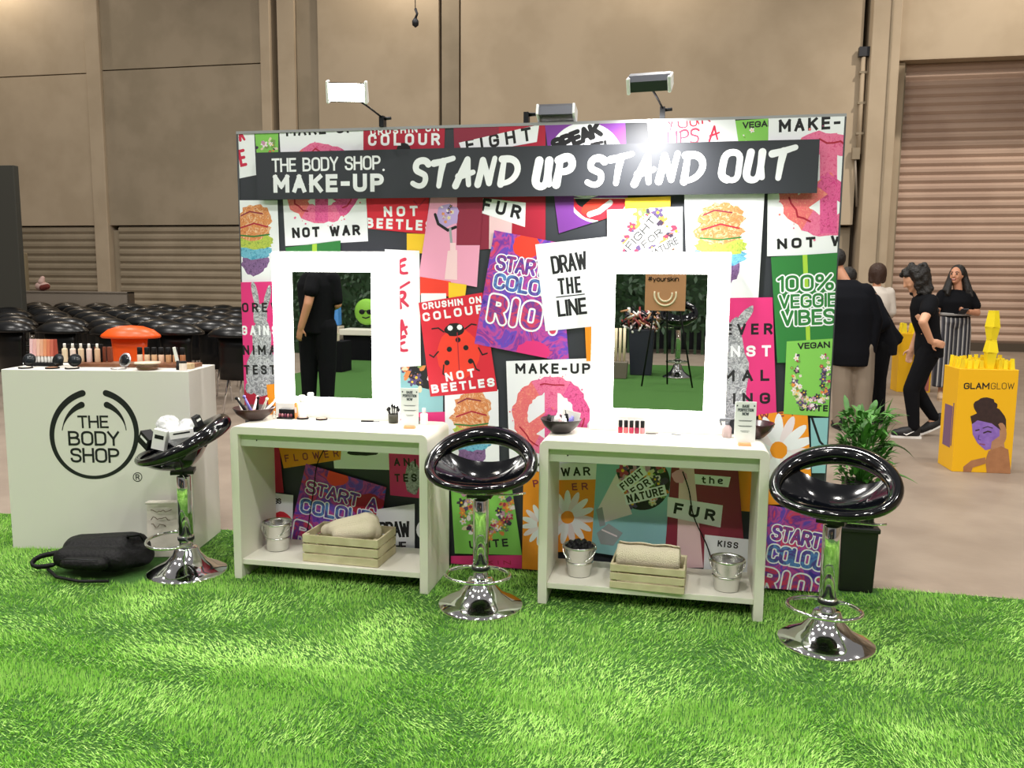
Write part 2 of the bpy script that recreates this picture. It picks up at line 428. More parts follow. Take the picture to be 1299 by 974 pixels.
# ================================================================ the hall
CONC = mat('hall_concrete', '#948678', .5, noise=('#87796c', 2.2, .3), bump=.04, bscale=30)
WALLP = mat('wall_paint', '#b3a38c', .8, noise=('#aa9a83', .8, .2))
WALLD = mat('wall_paint_dark', '#978a76', .8, noise=('#8c806c', 1.0, .2))  # darker tone of the wall paint
GAP = mat('dark_joint', '#4a4034', .9)
SHUT = mat('shutter_paint', '#b49a88', .6, noise=('#a98f7e', .7, .2))
b = MB(); b.span((-26, -18, -.1), (16, 18, 0), CONC); struct(b.build('floor'))
YW = 16.28
b = MB()
b.span((-26, YW+.45, 0), (16, YW+.8, 13), GAP)                                   # core behind the joints
def slab(x0, x1, z0, z1, y=0.0, m=WALLP): b.span((x0, YW+y, z0), (x1, YW+.5, z1), m)
slab(-26, -14.93, 2.93, 6.93); slab(-26, -14.93, 6.96, 13)
slab(-14.51, -9.92, 2.93, 6.98, 0, WALLD); slab(-14.51, -9.92, 7.01, 13, 0, WALLD)
slab(-26, -14.93, 0, 2.8, .12, WALLD); slab(-14.51, -9.92, 0, 2.8, .12, WALLD)
slab(-9.44, -8.98, 0, 13); slab(-8.96, -8.36, 0, 13, .1, WALLD); slab(-8.34, -5.18, 0, 13)
slab(-5.12, -4.68, 0, 13, .06, WALLD); slab(-4.62, 4.62, 2.85, 13); slab(-4.62, 4.62, 0, 2.8, .22, WALLD)
slab(5.33, 16, 6.42, 13); slab(5.36, 5.56, 0, 6.4, .12); slab(11.9, 16, 0, 6.42)
struct(b.build('wall_back'))
for nm, x in (('wall_left', -26.3), ('wall_right', 16.0)):
    b = MB(); b.span((x, -16, 0), (x+.3, YW+.8, 13), WALLD)
    for k in range(4): b.span((x-.1, -12+7*k, 0), (x+.4, -11.5+7*k, 13), WALLP)
    struct(b.build(nm))
b = MB(); b.span((7.1, 11.95, 8.60), (16, 12.3, 9.08), mat('shade_duct_metal', '#8f9294', .4, .6))   # unseen duct added and sized to shade the top of the roller door
for k in range(7): b.span((7.1+1.3*k, 11.94, 8.585), (7.16+1.3*k, 12.31, 9.095), mat('shade_duct_metal'))
struct(b.build('trim_4'))
for i, (x0, x1, y) in enumerate(((-14.93, -14.51, -.1), (-9.9, -9.62, -.06), (4.74, 5.33, -.35))):
    b = MB(); b.span((x0, YW+y, 0), (x1, YW+.5, 13), WALLP)
    if i == 2: b.span((x0+.36, YW+y-.05, 0), (x0+.4, YW+y, 13), WALLD)
    struct(b.build('trim_%d' % (i+1), bevel=.02))
def shutter(name, x0, x1, z0, z1, y, pitch, m):
    q = MB(); n = int(round((z1-z0)/pitch))+1
    prof = []
    for i in range(n):
        z = z0+i*pitch; prof += [(0, z), (-.012, z+pitch*.08), (-.05, z+pitch*.35), (-.05, z+pitch*.7), (-.012, z+pitch*.97)]
    prof.append((0, z0+n*pitch))
    v = [(x0, y+p[0], p[1]) for p in prof]+[(x1, y+p[0], p[1]) for p in prof]; k = len(prof)
    q.add(v, [(i, k+i, k+i+1, i+1) for i in range(k-1)], m); return q
q = shutter('door', 5.62, 11.9, .18, 6.42, YW+.42, .19, SHUT); q.span((5.56, YW+.3, 0), (5.63, YW+.5, 6.42), WALLD); q.span((5.62, YW+.34, 0), (11.9, YW+.44, .18), GAP)
struct(q.build('door_1'))
for i, (x0, x1) in enumerate(((-26, -14.95), (-14.3, -9.95))):
    struct(shutter('s', x0, x1, .1, 2.62, YW+.1, .2, WALLD).build('door_%d' % (i+2)))
DRAPE = mat('dark_drape', '#14141a', .9)
b = MB(); v = []; nX = 220                                    # pleated dark drape closing the hall behind the photographer
for i in range(nX+1):
    x = -14+22*i/nX; y = -15.2+.07*math.sin(i*1.9); v += [(x, y, 0), (x, y, 4.2)]
b.add(v, [(2*i, 2*i+2, 2*i+3, 2*i+1) for i in range(nX)], DRAPE, True); struct(b.build('wall_front'))

# artificial turf: backing plus hundreds of thousands of blades leaning in drifting patches
BACK = mat('turf_backing', '#3f6f26', .95, noise=('#335f1f', 60, .6), bump=.6, bscale=240)
b = MB(); b.add([(-5.2, -11.4, .004), (4.6, -11.4, .004), (4.6, .13, .004), (-1.0, .13, .004), (-1.0, .3, .004), (-5.2, .3, .004)], [(0, 1, 2, 3, 4, 5)], BACK)
struct(b.build('floor_turf_backing'))
def value_noise(x, y, scale, seed):
    g = np.random.default_rng(seed).uniform(-1, 1, (128, 128)); X = x/scale+40; Yy = y/scale+40
    i = np.floor(X).astype(int); j = np.floor(Yy).astype(int); fx = X-i; fy = Yy-j; fx = fx*fx*(3-2*fx); fy = fy*fy*(3-2*fy)
    G = lambda a, c: g[a % 128, c % 128]
    return (G(i, j)*(1-fx)+G(i+1, j)*fx)*(1-fy)+(G(i, j+1)*(1-fx)+G(i+1, j+1)*fx)*fy
CO = ground(16.5, 696); C2 = ground(247, 700); CRZ = math.atan2(C2.y-CO.y, C2.x-CO.x); CWD = math.hypot(C2.x-CO.x, C2.y-CO.y)+.005   # front edge of the counter
def turf():
    rg = np.random.default_rng(5); pts = []
    for x0, x1, y0, y1, den in ((-2.6, 2.6, -2.7, -1.2, 24000), (-3.9, 3.6, -1.2, .29, 15000), (-3.6, -2.6, -2.7, -1.2, 9000), (2.6, 3.4, -2.7, -1.2, 9000), (3.6, 4.6, -1.2, .13, 8000), (-5.2, -3.9, -1.2, .29, 8000), (-3.6, 3.4, -3.6, -2.7, 6000)):
        n = int((x1-x0)*(y1-y0)*den); pts.append(np.stack([rg.uniform(x0, x1, n), rg.uniform(y0, y1, n)], 1))
    p = np.concatenate(pts); p = p[(p[:, 1] < .13) | (p[:, 0] < -1.0)]; keep = np.ones(len(p), bool)
    for cx, cy, r in ((-.066, -.50, .205), (1.438, -.575, .205), (-1.632, -.40, .205)): keep &= (p[:, 0]-cx)**2+(p[:, 1]-cy)**2 > r*r
    for x0, x1, y0, y1 in ((-1.5, 1.5, -.01, .5), (-1.36, -1.31, -.43, -.05), (-.39, -.338, -.43, -.05), (.183, .232, -.425, -.042), (1.154, 1.203, -.425, -.042), (1.575, 1.785, .03, .24), (-2.3, -1.78, -.62, -.3), (-2.0, -1.76, -.3, -.1)): keep &= ~((p[:, 0] > x0) & (p[:, 0] < x1) & (p[:, 1] > y0) & (p[:, 1] < y1))
    u = np.array([math.cos(CRZ), math.sin(CRZ)]); d0 = p-np.array([CO.x, CO.y]); a_, b_ = d0 @ u, d0 @ np.array([-u[1], u[0]]); keep &= ~((a_ > -.01) & (a_ < CWD+.01) & (b_ > -.01) & (b_ < .38))
    p = p[keep]; n = len(p); x, y = p.T
    ln = value_noise(x, y*1.8, .34, 1)*.75+value_noise(x, y*2.0, .12, 2)*.6
    dr = value_noise(x, y, .4, 3)*2.6+rg.normal(0, .8, n)-1.2
    h = rg.uniform(.015, .023, n)*(1+.18*ln); lean = np.clip(.8-1.1*ln+rg.normal(0, .3, n), .0, 1.6)
    dx, dy = np.cos(dr)*lean, np.sin(dr)*lean; s = 1/np.sqrt(1+lean**2)
    w = .0017+.0007*rg.random(n); th = rg.uniform(0, math.pi, n); wx, wy = np.cos(th)*w, np.sin(th)*w
    V = np.empty((n, 3, 3)); V[:, 0] = np.stack([x-wx, y-wy, np.full(n, .004)], 1); V[:, 1] = np.stack([x+wx, y+wy, np.full(n, .004)], 1)
    V[:, 2] = np.stack([x+dx*h*s, y+dy*h*s, .004+h*s], 1)
    me = bpy.data.meshes.new('turf'); me.vertices.add(3*n); me.vertices.foreach_set('co', V.ravel())
    me.loops.add(3*n); me.loops.foreach_set('vertex_index', np.arange(3*n, dtype=np.int32))
    me.polygons.add(n); me.polygons.foreach_set('loop_start', np.arange(0, 3*n, 3, dtype=np.int32))
    me.update(calc_edges=True)
    m = bpy.data.materials.new('turf_blade'); m.use_nodes = True; N = m.node_tree.nodes; L = m.node_tree.links; bs = N['Principled BSDF']
    g = N.new('ShaderNodeNewGeometry'); r = N.new('ShaderNodeValToRGB'); e = r.color_ramp.elements
    e[0].color = lin('#8fcf52'); e[1].color = lin('#cbf08c'); e.new(.5).color = lin('#b2e672')
    L.new(g.outputs['Random Per Island'], r.inputs['Fac']); L.new(r.outputs['Color'], bs.inputs['Base Color'])
    bs.inputs['Roughness'].default_value = .7; bs.inputs['Specular IOR Level'].default_value = .25
    me.materials.append(m); o = bpy.data.objects.new('artificial_turf', me); COL.objects.link(o)
    tag(o, 'bright green artificial turf covering the floor of the booth', 'turf', kind='stuff')
turf()

# ================================================================ printed backdrop
BW, BH = 2.994, 2.25
def ink(name, c, **k): return mat('ink_'+name, c, .55, **k)
K = ink('charcoal', '#34373f'); K2 = ink('black', '#17181c'); Wh = ink('white', '#f2f5fb'); RED = ink('red', '#d8283c'); DRED = ink('crimson', '#b01f3a')
BURG = ink('burgundy', '#8c2840'); PINK = ink('pink', '#eda3c3'); PPINK = ink('pale_pink', '#f4cfd6'); HOT = ink('hot_pink', '#e0347f'); YEL = ink('yellow', '#f6c92e'); ORA = ink('orange', '#f59a22')
GRN = ink('leaf_green', '#2f7d3c'); LGRN = ink('lime_green', '#84c95a'); STR = ink('leaf_stripe', '#a8d042'); TEAL = ink('teal', '#8fc4cb'); PURP = ink('purple', '#7b3a9a'); BRED = ink('bright_red', '#f0402f')
SCR = ink('scarlet_script', '#cc2d4d'); GREY = ink('grey', '#9aa0a6'); LILAC = ink('lilac', '#b9a2d8'); F1 = ramp_mat('ink_start_fill', ['#6a3aa0', '#b03a7a', '#4a3a9a', '#8a4ab8'], 14); F2 = ramp_mat('ink_colour_fill', ['#3a4ab0', '#5a8fd0', '#4a3a90', '#7a5ac0'], 14); F3 = ramp_mat('ink_riot_fill', ['#c03070', '#5a3a9a', '#d8405a', '#7a3aa0'], 10)
POW = [ramp_mat('ink_powder_pink', ['#e2578c', '#ee7fa6', '#d8417c'], 45), ramp_mat('ink_powder_coral', ['#f08a7c', '#e96a74', '#f4a08a'], 45), ramp_mat('ink_powder_magenta', ['#d43c86', '#e765a0', '#b92c68'], 45)]
BUN = ramp_mat('ink_bun', ['#b5562e', '#e8a066', '#d07a44', '#f2cda4', '#c46a3a'], 22, 3); LET = ramp_mat('ink_lettuce', ['#8fae42', '#c6d25a', '#6f9a4a'], 40); BLUP = ramp_mat('ink_blue_powder', ['#3f93b8', '#7cc3dc', '#3579a8'], 40); PURP2 = ramp_mat('ink_violet_powder', ['#5a3e74', '#8d6a9c', '#4a3560'], 40)
MARB = ramp_mat('ink_marbling', ['#3a2f9a', '#7c3fb4', '#5d49c4', '#c64a9a', '#6a35a4', '#e0405a', '#4a5cd0'], 5.5, 2.6)
FUR = ramp_mat('ink_fur', ['#8d9098', '#c9ccd2', '#6e7079', '#e4e6ea'], 28, 2)
FL = [ink('petal_'+str(i), c) for i, c in enumerate(['#f1e4ea', '#c58fb0', '#5a4a78', '#e58a4a', '#7a9a56', '#40324a', '#ded5b6', '#b33a58'])]
P = Print((0, 0, 0), 0.0, bounds=[(-BW/2, .02), (BW/2, .02), (BW/2, BH-.005), (-BW/2, BH-.005)])
def peace(c, r, seed=1, k=.6):
    P.up(); P.ring(c, r*k, r, [POW[2], POW[0], POW[1], POW[1], POW[0], POW[2]], 54, .045, seed=seed)
    for a in (90, 270, 215, 325):
        dx, dy = math.cos(R_(a)), -math.sin(R_(a)); P.line([c, (c[0]+dx*r*.8, c[1]+dy*r*.8)], r*.33, POW[0 if a == 90 else 2 if a != 215 else 1], False)
    P.up(.00005)
    rg = random.Random(seed)
    for a in (200, 310, 65):
        q = [(c[0]+r*(.83+.05*rg.uniform(-1, 1))*math.cos(R_(a+t*9)), c[1]-r*(.83+.06*rg.uniform(-1, 1))*math.sin(R_(a+t*9))) for t in range(6)]
        P.line(q, r*.035, DRED)
    for i in range(26):
        a = rg.uniform(0, 2*math.pi); d = r*rg.uniform(.98, 1.12); P.disc((c[0]+d*math.cos(a), c[1]+d*math.sin(a)), r*rg.uniform(.01, .03), POW[i % 3], 6)
def sandwich(c, w, h):
    x, y = c
    for dy, ww, hh, m in ((.36, .62, .26, PURP2), (.2, .92, .17, BLUP), (.07, .9, .16, LET), (-.1, .86, .2, BUN), (-.26, .8, .26, BUN)):
        P.disc((x+w*.03*math.sin(dy*20), y+dy*h), ww*w/2, m, 30, .12, hh*h*.75, seed=int(dy*90)+3)
    P.line([(x-w*.33, y-h*.12), (x, y-h*.19), (x+w*.32, y-h*.14)], h*.02, DRED); P.line([(x-w*.36, y-.02*h), (x, y), (x+w*.36, y-.03*h)], h*.02, GRN)
    P.line([(x-w*.3, y-h*.3), (x-w*.1, y-h*.36), (x+w*.2, y-h*.33)], h*.018, BURG)
def posy(c, r, n, seed, ring=0.0, k=1.0):
    rg = random.Random(seed)
    for i in range(n):
        a = rg.uniform(0, 2*math.pi); d = r*(ring+(1-ring)*math.sqrt(rg.random())); q = (c[0]+d*math.cos(a), c[1]+d*math.sin(a)); s = r*rg.uniform(.07, .17)*k
        m = FL[rg.randrange(8)]
        if rg.random() < .45:
            P.up(.000009); P.raw([P.uv((q[0]+s*(1.55 if t % 3 == 1 else 1.45 if t % 3 == 2 else .8)*math.cos(t*.4189), q[1]+s*(1.55 if t % 3 == 1 else 1.45 if t % 3 == 2 else .8)*math.sin(t*.4189))) for t in range(15)], m)
            P.disc(q, s*.4, YEL, 6)
        else: P.disc(q, s, m, 9, .25, s*.7, a, i)
def daisy(c, r, n=15):
    for i in range(n):
        a = 2*math.pi*i/n+.1; P.disc((c[0]+r*.58*math.cos(a), c[1]+r*.58*math.sin(a)), r*.44, Wh if i % 3 else FL[0], 14, 0, r*.13, a)
    P.disc(c, r*.24, ORA, 16, .05)
def vtext(*a, **k): P.text(*a, **k)
P.off = .0005
P.raw([(-BW/2, 0.02), (BW/2, .02), (BW/2, BH-.005), (-BW/2, BH-.005)], K)
# --- upper row
P.card([(302, 160), (322, 160), (325, 222), (300, 227)], Wh); P.text('R', (303, 180), (312, 179), 20, .2, SCR, font=BR, rnd=True); P.text('E', (305, 212), (314, 210), 22, .18, SCR, rnd=True); P.pop()
P.card([(323, 166), (353, 164), (353, 200), (326, 200)], LGRN); posy((337, 186), 14, 18, 3, 0, 1.5); P.pop()
P.card([(354, 160), (461, 155), (467, 306), (362, 312)], Wh); P.text('MAKE-UP', (363, 173), (450, 168), 15, .2, K2, 2.6); peace((408, 232), 50, 2); P.text('NOT WAR', (371, 302), (457, 298), 13, .25, K2, 3.2); P.pop()
P.card([(461, 152), (565, 148), (563, 200), (461, 198)], DRED); P.text('CRUSHIN ON', (470, 172), (557, 166), 9, .22, Wh, 3); P.text('COLOUR', (467, 185), (558, 184), 15, .22, Wh, 3.6); P.disc((512, 190), 9, K2, 14); P.pop()
P.card([(463, 230), (546, 230), (541, 297), (467, 290)], RED); P.text('NOT', (487, 275), (530, 274), 13, .24, Wh, 4); P.text('BEETLES', (464, 289), (549, 293), 13, .24, Wh, 3.4); P.line([(525, 255), (531, 262), (540, 252)], 1.5, DRED); P.pop()
P.poly([(516, 296), (546, 297), (545, 322), (516, 320)], YEL)
P.card([(575, 150), (692, 140), (692, 312), (580, 318)], BURG)
P.poly([(632, 150), (692, 140), (692, 312), (640, 316)], DRED); P.poly([(621, 262), (650, 264), (648, 330), (620, 330)], PPINK); P.pop()
P.card([(582, 181), (684, 158), (681, 180), (588, 197)], Wh); P.text('FIGHT', (592, 193), (675, 178), 17, .2, K2, 4); P.pop()
P.card([(602, 250), (667, 257), (666, 288), (604, 268)], Wh); P.text('FUR', (610, 267), (659, 278), 17, .22, K2, 4); P.pop()
P.card([(690, 150), (793, 146), (797, 268), (709, 296)], PURP); P.disc((743, 203), 48, Wh, 40); P.text('SPEAK', (703, 196), (766, 172), 20, .3, K2, 1.6, rnd=True); P.text('OUT!', (726, 199), (772, 190), 13, .3, K2, 1.6, rnd=True)
P.push([(728, 251), (800, 251), (800, 300), (728, 300)]); P.disc((760, 252), 38, Wh, 40, 0, 31); P.pop()
P.push([(728, 252), (800, 252), (800, 300), (728, 300)]); P.disc((760, 250), 35, RED, 36, .02, 30); P.disc((744, 250), 15, K2, 20, 0, 14); P.disc((757, 259), 22, BRED, 24, 0, 9, -.5); P.line([(748, 272), (760, 268), (774, 257)], 7, Wh); P.pop(); P.pop()
P.card([(820, 146), (936, 142), (939, 186), (825, 190)], Wh); P.text('YOUR', (846, 168), (902, 155), 18, .12, SCR, 2, font=BR, rnd=True); P.text('LIPS A', (846, 187), (914, 178), 20, .14, SCR, 1.6, font=BR, rnd=True); P.pop()
P.card([(932, 148), (976, 147), (976, 190), (938, 190)], LGRN); P.poly([(932, 148), (976, 147), (976, 150), (932, 153)], K2); P.text('VEGAN', (942, 163), (982, 160), 8, .22, K2, 2.4); posy((955, 178), 14, 14, 9); P.pop()
P.card([(975, 140), (1075, 138), (1068, 322), (973, 325)], Wh); P.text('MAKE-', (988, 168), (1066, 163), 16, .22, K2, 3); peace((1051, 233), 66, 4); P.text('NOT WAR', (986, 316), (1108, 309), 13, .25, K2, 3.4); P.pop()
# --- second row
P.card([(302, 254), (352, 254), (356, 362), (304, 366)], Wh); sandwich((322, 300), 54, 88); P.pop()
P.poly([(362, 314), (432, 305), (432, 325), (364, 325)], GRN); P.poly([(396, 310), (402, 309), (402, 324), (396, 324)], STR)
P.card([(546, 250), (613, 250), (605, 364), (531, 351)], PINK)
P.poly([(580, 240), (626, 240), (626, 311), (579, 311)], BURG); P.disc((568, 273), 14, LILAC, 18, .15); posy((568, 270), 12, 16, 5); P.line([(552, 272), (556, 284), (568, 292), (578, 288)], 3.5, K2); P.line([(571, 290), (573, 312)], 3, GREY)
P.poly([(568, 318), (580, 317), (580, 355), (564, 354)], PPINK); P.poly([(571, 308), (578, 308), (578, 318), (571, 318)], PPINK); P.pop()
P.poly([(533, 351), (572, 357), (569, 376), (533, 374)], BRED); P.poly([(534, 372), (566, 372), (566, 384), (534, 386)], Wh); P.poly([(569, 358), (592, 361), (590, 376), (569, 378)], YEL)
P.card([(488, 316), (532, 318), (534, 470), (504, 470)], Wh)
for ch, x, y in (('E', 506, 352), ('R', 506, 393), ('A', 506, 428), ('E', 506, 450)): P.text(ch, (x, y), (x+14, y-3), 24 if ch != 'A' else 22, .19, SCR, font=BR, rnd=True)
P.line([(506, 366), (519, 358)], 3, SCR); P.pop()
P.card([(503, 466), (562, 462), (562, 532), (506, 534)], TEAL); P.disc((548, 458), 36, K2, 30); posy((540, 462), 34, 60, 12); P.text('FIGHT', (526, 482), (538, 456), 9, .2, K2, 1); P.poly([(506, 532), (562, 526), (562, 545), (506, 545)], HOT); P.pop()
P.poly([(505, 524), (570, 522), (570, 560), (505, 560)], HOT)
P.card([(564, 500), (632, 494), (634, 620), (566, 620)], Wh); sandwich((598, 540), 58, 96); P.pop()
P.card([(531, 384), (612, 371), (631, 496), (546, 503)], RED); P.text('CRUSHIN ON', (536, 393), (611, 384), 8.5, .24, Wh, 2.6); P.text('COLOUR', (537, 408), (614, 397), 11, .24, Wh, 3.4)
P.disc((581, 449), 27, BRED, 26, .03, 32); P.disc((577, 418), 13, K2, 18, .1, 9); P.disc((571, 416), 3.5, Wh, 8); P.disc((583, 415), 3.5, Wh, 8)
for q in ([(563, 421), (556, 416), (548, 417)], [(590, 417), (598, 411), (604, 412)], [(556, 446), (550, 453), (545, 450)], [(607, 441), (612, 450), (618, 448)], [(563, 463), (562, 474), (568, 478)], [(600, 458), (604, 468), (608, 470)]): P.line(q, 1.8, K2)
for c in ((570, 443), (591, 441), (567, 460), (597, 458), (581, 431)): P.disc(c, 3.4, K2, 10)
P.line([(580, 422), (583, 478)], 1, DRED); P.text('NOT', (566, 484), (603, 478), 11, .25, Wh, 4); P.text('BEETLES', (548, 499), (628, 490), 11, .25, Wh, 3); P.pop()
P.card([(627, 292), (710, 308), (722, 460), (602, 436)], MARB); P.disc((668, 312), 17, BRED, 20, .08, 16); P.disc((676, 446), 20, HOT, 22, .1, 14)
ol = (Wh, .34); P.text('START A', (628, 343), (712, 356), 21, .2, F1, 2.2, outline=ol, rnd=True); P.text('COLOUR', (625, 366), (716, 382), 21, .2, F2, 2.2, outline=ol, rnd=True); P.text('RIOT', (617, 408), (712, 426), 36, .23, F3, 2.8, outline=(Wh, .36), rnd=True); P.pop()
P.card([(642, 458), (762, 454), (762, 604), (647, 606)], Wh); P.text('MAKE-UP', (654, 474), (749, 474), 13, .22, K2, 3); peace((699, 527), 49, 6); P.text('NOT WAR', (664, 601), (760, 604), 14, .25, K2, 3); P.pop()
P.poly([(742, 414), (766, 414), (766, 458), (744, 458)], ORA)
P.card([(679, 310), (772, 300), (772, 412), (692, 420)], Wh); P.text('DRAW', (701, 348), (746, 341), 23, .15, K2, 2.5); P.text('THE', (709, 374), (738, 371), 21, .16, K2, 3); P.line([(706, 377), (741, 373)], 1.4, K2, False); P.text('LINE', (708, 402), (745, 398), 21, .16, K2, 2.5); P.pop()
P.poly([(793, 251), (851, 249), (850, 263), (793, 267)], YEL)
P.card([(770, 266), (866, 262), (866, 420), (772, 420)], Wh); posy((824, 300), 36, 90, 21, .25, 1.0)
for t, a, c, h in (('FIGHT', (800, 318), (833, 280), 10), ('FOR', (818, 315), (842, 296), 9), ('NATURE', (826, 328), (862, 308), 9)):
    A, B = Vector(a), Vector(c); d = (B-A).normalized(); nn = Vector((d.y, -d.x)); P.poly([A-d*3+nn*-2, B+d*3+nn*-2, B+d*3+nn*(h+2), A-d*3+nn*(h+2)], Wh); P.text(t, a, c, h, .15, K2, 2.4)
P.pop()
P.card([(868, 246), (970, 244), (962, 378), (872, 380)], Wh); sandwich((914, 304), 72, 104); P.pop()
P.card([(978, 326), (1068, 320), (1060, 460), (986, 460)], GRN); P.poly([(1018, 322), (1024, 322), (1029, 460), (1024, 460)], STR)
for a, x0, x1, y, h, w in (('100%', 986, 1058, 371, 21, .16), ('VEGGIE', 988, 1062, 392, 18, .17), ('VIBES', 991, 1060, 414, 20, .18)): P.text(a, (x0, y), (x1, y-3), h, w, GRN, 2.2, outline=(Wh, w+.17), rnd=True)
P.pop()
P.card([(915, 378), (980, 377), (985, 524), (915, 534)], HOT); P.disc((925, 480), 24, FUR, 24, .1, 70); P.disc((942, 405), 22, FUR, 18, .06, 6, -.9); P.disc((926, 425), 24, FUR, 18, .06, 7, -1.2)
for t, x, x1, y, m in (('EVER', 919, 980, 425, K2), ('AINST', 896, 978, 453, Wh), ('IMAL', 903, 976, 484, K2), ('TING', 909, 977, 513, K2)): P.text(t, (x, y), (x1, y-1), 14, .22, m, 4.2)
P.pop()
P.card([(962, 526), (1024, 518), (1031, 640), (966, 640)], ORA); P.text('OWER', (944, 534), (1014, 526), 9, .18, BURG, 5); daisy((988, 571), 46); P.pop()
P.card([(885, 590), (968, 596), (966, 650), (900, 645)], ORA); P.pop()
P.poly([(1028, 530), (1060, 530), (1050, 600), (1030, 600)], TEAL); P.line([(1030, 530), (1040, 560), (1050, 570)], 3, K2)
P.card([(998, 433), (1062, 429), (1058, 529), (994, 525)], LGRN); P.text('VEGAN', (1012, 443), (1053, 441), 8, .22, K2, 2.4); P.text('UNITE', (1014, 521), (1050, 522), 8, .24, K2, 2.6)
for i in range(13):
    a = R_(180+i*15); posy((1030+20*math.cos(a), 484-27*math.sin(a)), 8, 6, 40+i, 0, 2.6)
for y in (478, 466, 456): posy((1010, y), 6, 5, y, 0, 2.8); posy((1047, y), 6, 5, y+1, 0, 2.8)
P.pop()
P.card([(304, 358), (352, 357), (356, 520), (308, 522)], HOT); P.poly([(308, 495), (358, 492), (358, 525), (308, 525)], DRED)
for c, r, ry, ro in (((332, 470), 20, 34, 0), ((332, 430), 12, 26, 0), ((330, 400), 9, 14, 0), ((324, 375), 3.6, 20, -.2), ((339, 378), 3.6, 17, .2), ((318, 492), 7, 8, 0), ((346, 492), 7, 8, 0)): P.disc(c, r, FUR, 20, .06, ry, ro)
for t, x, x1, y, m in (('FOREV', 296, 352, 396, K2), ('AGAINS', 296, 352, 425, Wh), ('ANIMA', 296, 350, 450, K2), ('TESTI', 310, 356, 475, K2)): P.text(t, (x, y), (x1, y), 12, .2, m, 4)
P.pop()
P.poly([(338, 488), (356, 486), (356, 530), (342, 530)], ORA)
# --- lower part, seen through and between the tables
P.poly([(312, 540), (354, 565), (360, 625), (318, 622)], DRED)
P.card([(318, 622), (372, 628), (370, 700), (318, 695)], Wh); P.text('GS', (348, 639), (357, 639), 7, .2, K2); P.disc((355, 665), 16, RED, 20, .06); P.pop()
P.card([(422, 572), (496, 572), (494, 596), (424, 594)], Wh); P.disc((461, 574), 20, K2, 18, .1, 4); P.pop()
P.card([(352, 560), (434, 556), (432, 583), (360, 594)], ORA); P.text('FLOWER', (362, 586), (430, 579), 9, .16, BURG, 5); P.pop()
P.card([(388, 588), (490, 618), (474, 730), (364, 690)], MARB); P.disc((428, 604), 14, BRED, 18, .1, 12); P.disc((465, 640), 22, DRED, 18, .1, 14)
P.text('START A', (387, 625), (478, 650), 17, .2, F1, 2.2, outline=ol, rnd=True); P.text('COLOUR', (380, 650), (472, 668), 19, .2, F2, 2.2, outline=ol, rnd=True); P.text('RIOT', (370, 688), (468, 714), 30, .23, F3, 2.8, outline=(Wh, .36), rnd=True); P.pop()
P.card([(493, 572), (536, 574), (534, 632), (495, 628)], HOT); P.disc((524, 606), 10, FUR, 16, .1, 22)
P.text('AN', (500, 591), (520, 591), 10, .2, K2, 4); P.text('I', (526, 592), (529, 592), 10, .2, K2); P.text('TES', (501, 611), (529, 611), 10, .2, K2, 4); P.pop()
P.card([(478, 646), (526, 639), (526, 702), (474, 698)], Wh); P.text('DRAW', (482, 682), (521, 681), 20, .17, K2, 1.8); P.text('THE', (492, 699), (516, 699), 12, .17, K2, 2); P.pop()
P.disc((542, 672), 14, Wh, 24); P.disc((542, 672), 9, K2, 24)
P.card([(570, 590), (646, 596), (662, 704), (577, 702)], LGRN); P.text('UNITE', (596, 696), (645, 693), 10, .22, K2, 3)
for i in range(16):
    a = R_(150+i*15); posy((617+25*math.cos(a), 645-30*math.sin(a)), 10, 6, 60+i, 0, 2.7)
P.pop()
P.poly([(572, 705), (662, 704), (662, 728), (572, 724)], HOT); P.text('SKIN', (602, 716), (648, 716), 5, .2, DRED, 3)
P.card([(664, 600), (708, 596), (690, 735), (662, 730)], ORA); P.text('P', (677, 618), (684, 617), 9, .2, BURG); daisy((688, 665), 27); P.pop()
P.card([(690, 588), (758, 588), (758, 610), (690, 612)], Wh); P.text('WAR', (712, 604), (749, 603), 11, .2, K2, 3); P.pop()
P.card([(702, 609), (757, 608), (750, 700), (700, 700)], ORA); P.text('ER', (726, 622), (746, 621), 9, .18, BURG, 4); daisy((720, 656), 34); P.pop()
P.card([(757, 588), (856, 590), (846, 715), (750, 700)], TEAL); P.disc((815, 612), 35, K2, 34); P.push([(778, 575), (852, 575), (852, 652), (778, 652)]); posy((815, 612), 33, 90, 33); P.pop()
P.poly([(757, 648), (762, 664), (802, 652), (782, 600)], FL[0]); P.poly([(756, 646), (764, 643), (768, 666), (761, 668)], GREY); P.poly([(757, 676), (772, 664), (790, 676), (778, 692), (762, 690)], GREY); P.line([(764, 672), (782, 680)], 2, FL[0])
for t, a, c, h in (('FIGHT', (791, 622), (818, 601), 9), ('FOR', (804, 628), (826, 614), 9), ('NATURE', (797, 638), (843, 627), 10)):
    A, B = Vector(a), Vector(c); d = (B-A).normalized(); nn = Vector((d.y, -d.x)); P.poly([A-d*3+nn*-2, B+d*3+nn*-2, B+d*3+nn*(h+2), A-d*3+nn*(h+2)], Wh); P.text(t, a, c, h, .2, K2, 2.6)
P.pop()
P.card([(852, 588), (936, 592), (946, 720), (842, 720)], BURG); P.poly([(862, 590), (880, 590), (892, 720), (858, 720)], PPINK); P.disc((862, 604), 10, PINK, 16, .2, 8); P.pop()
P.card([(881, 601), (927, 605), (924, 618), (882, 614)], Wh); P.text('the', (890, 613), (917, 614), 9, .2, K2, 3.4); P.pop()
P.card([(847, 630), (917, 641), (914, 669), (846, 655)], Wh); P.text('FUR', (854, 651), (906, 661), 14, .24, K2, 4); P.pop()
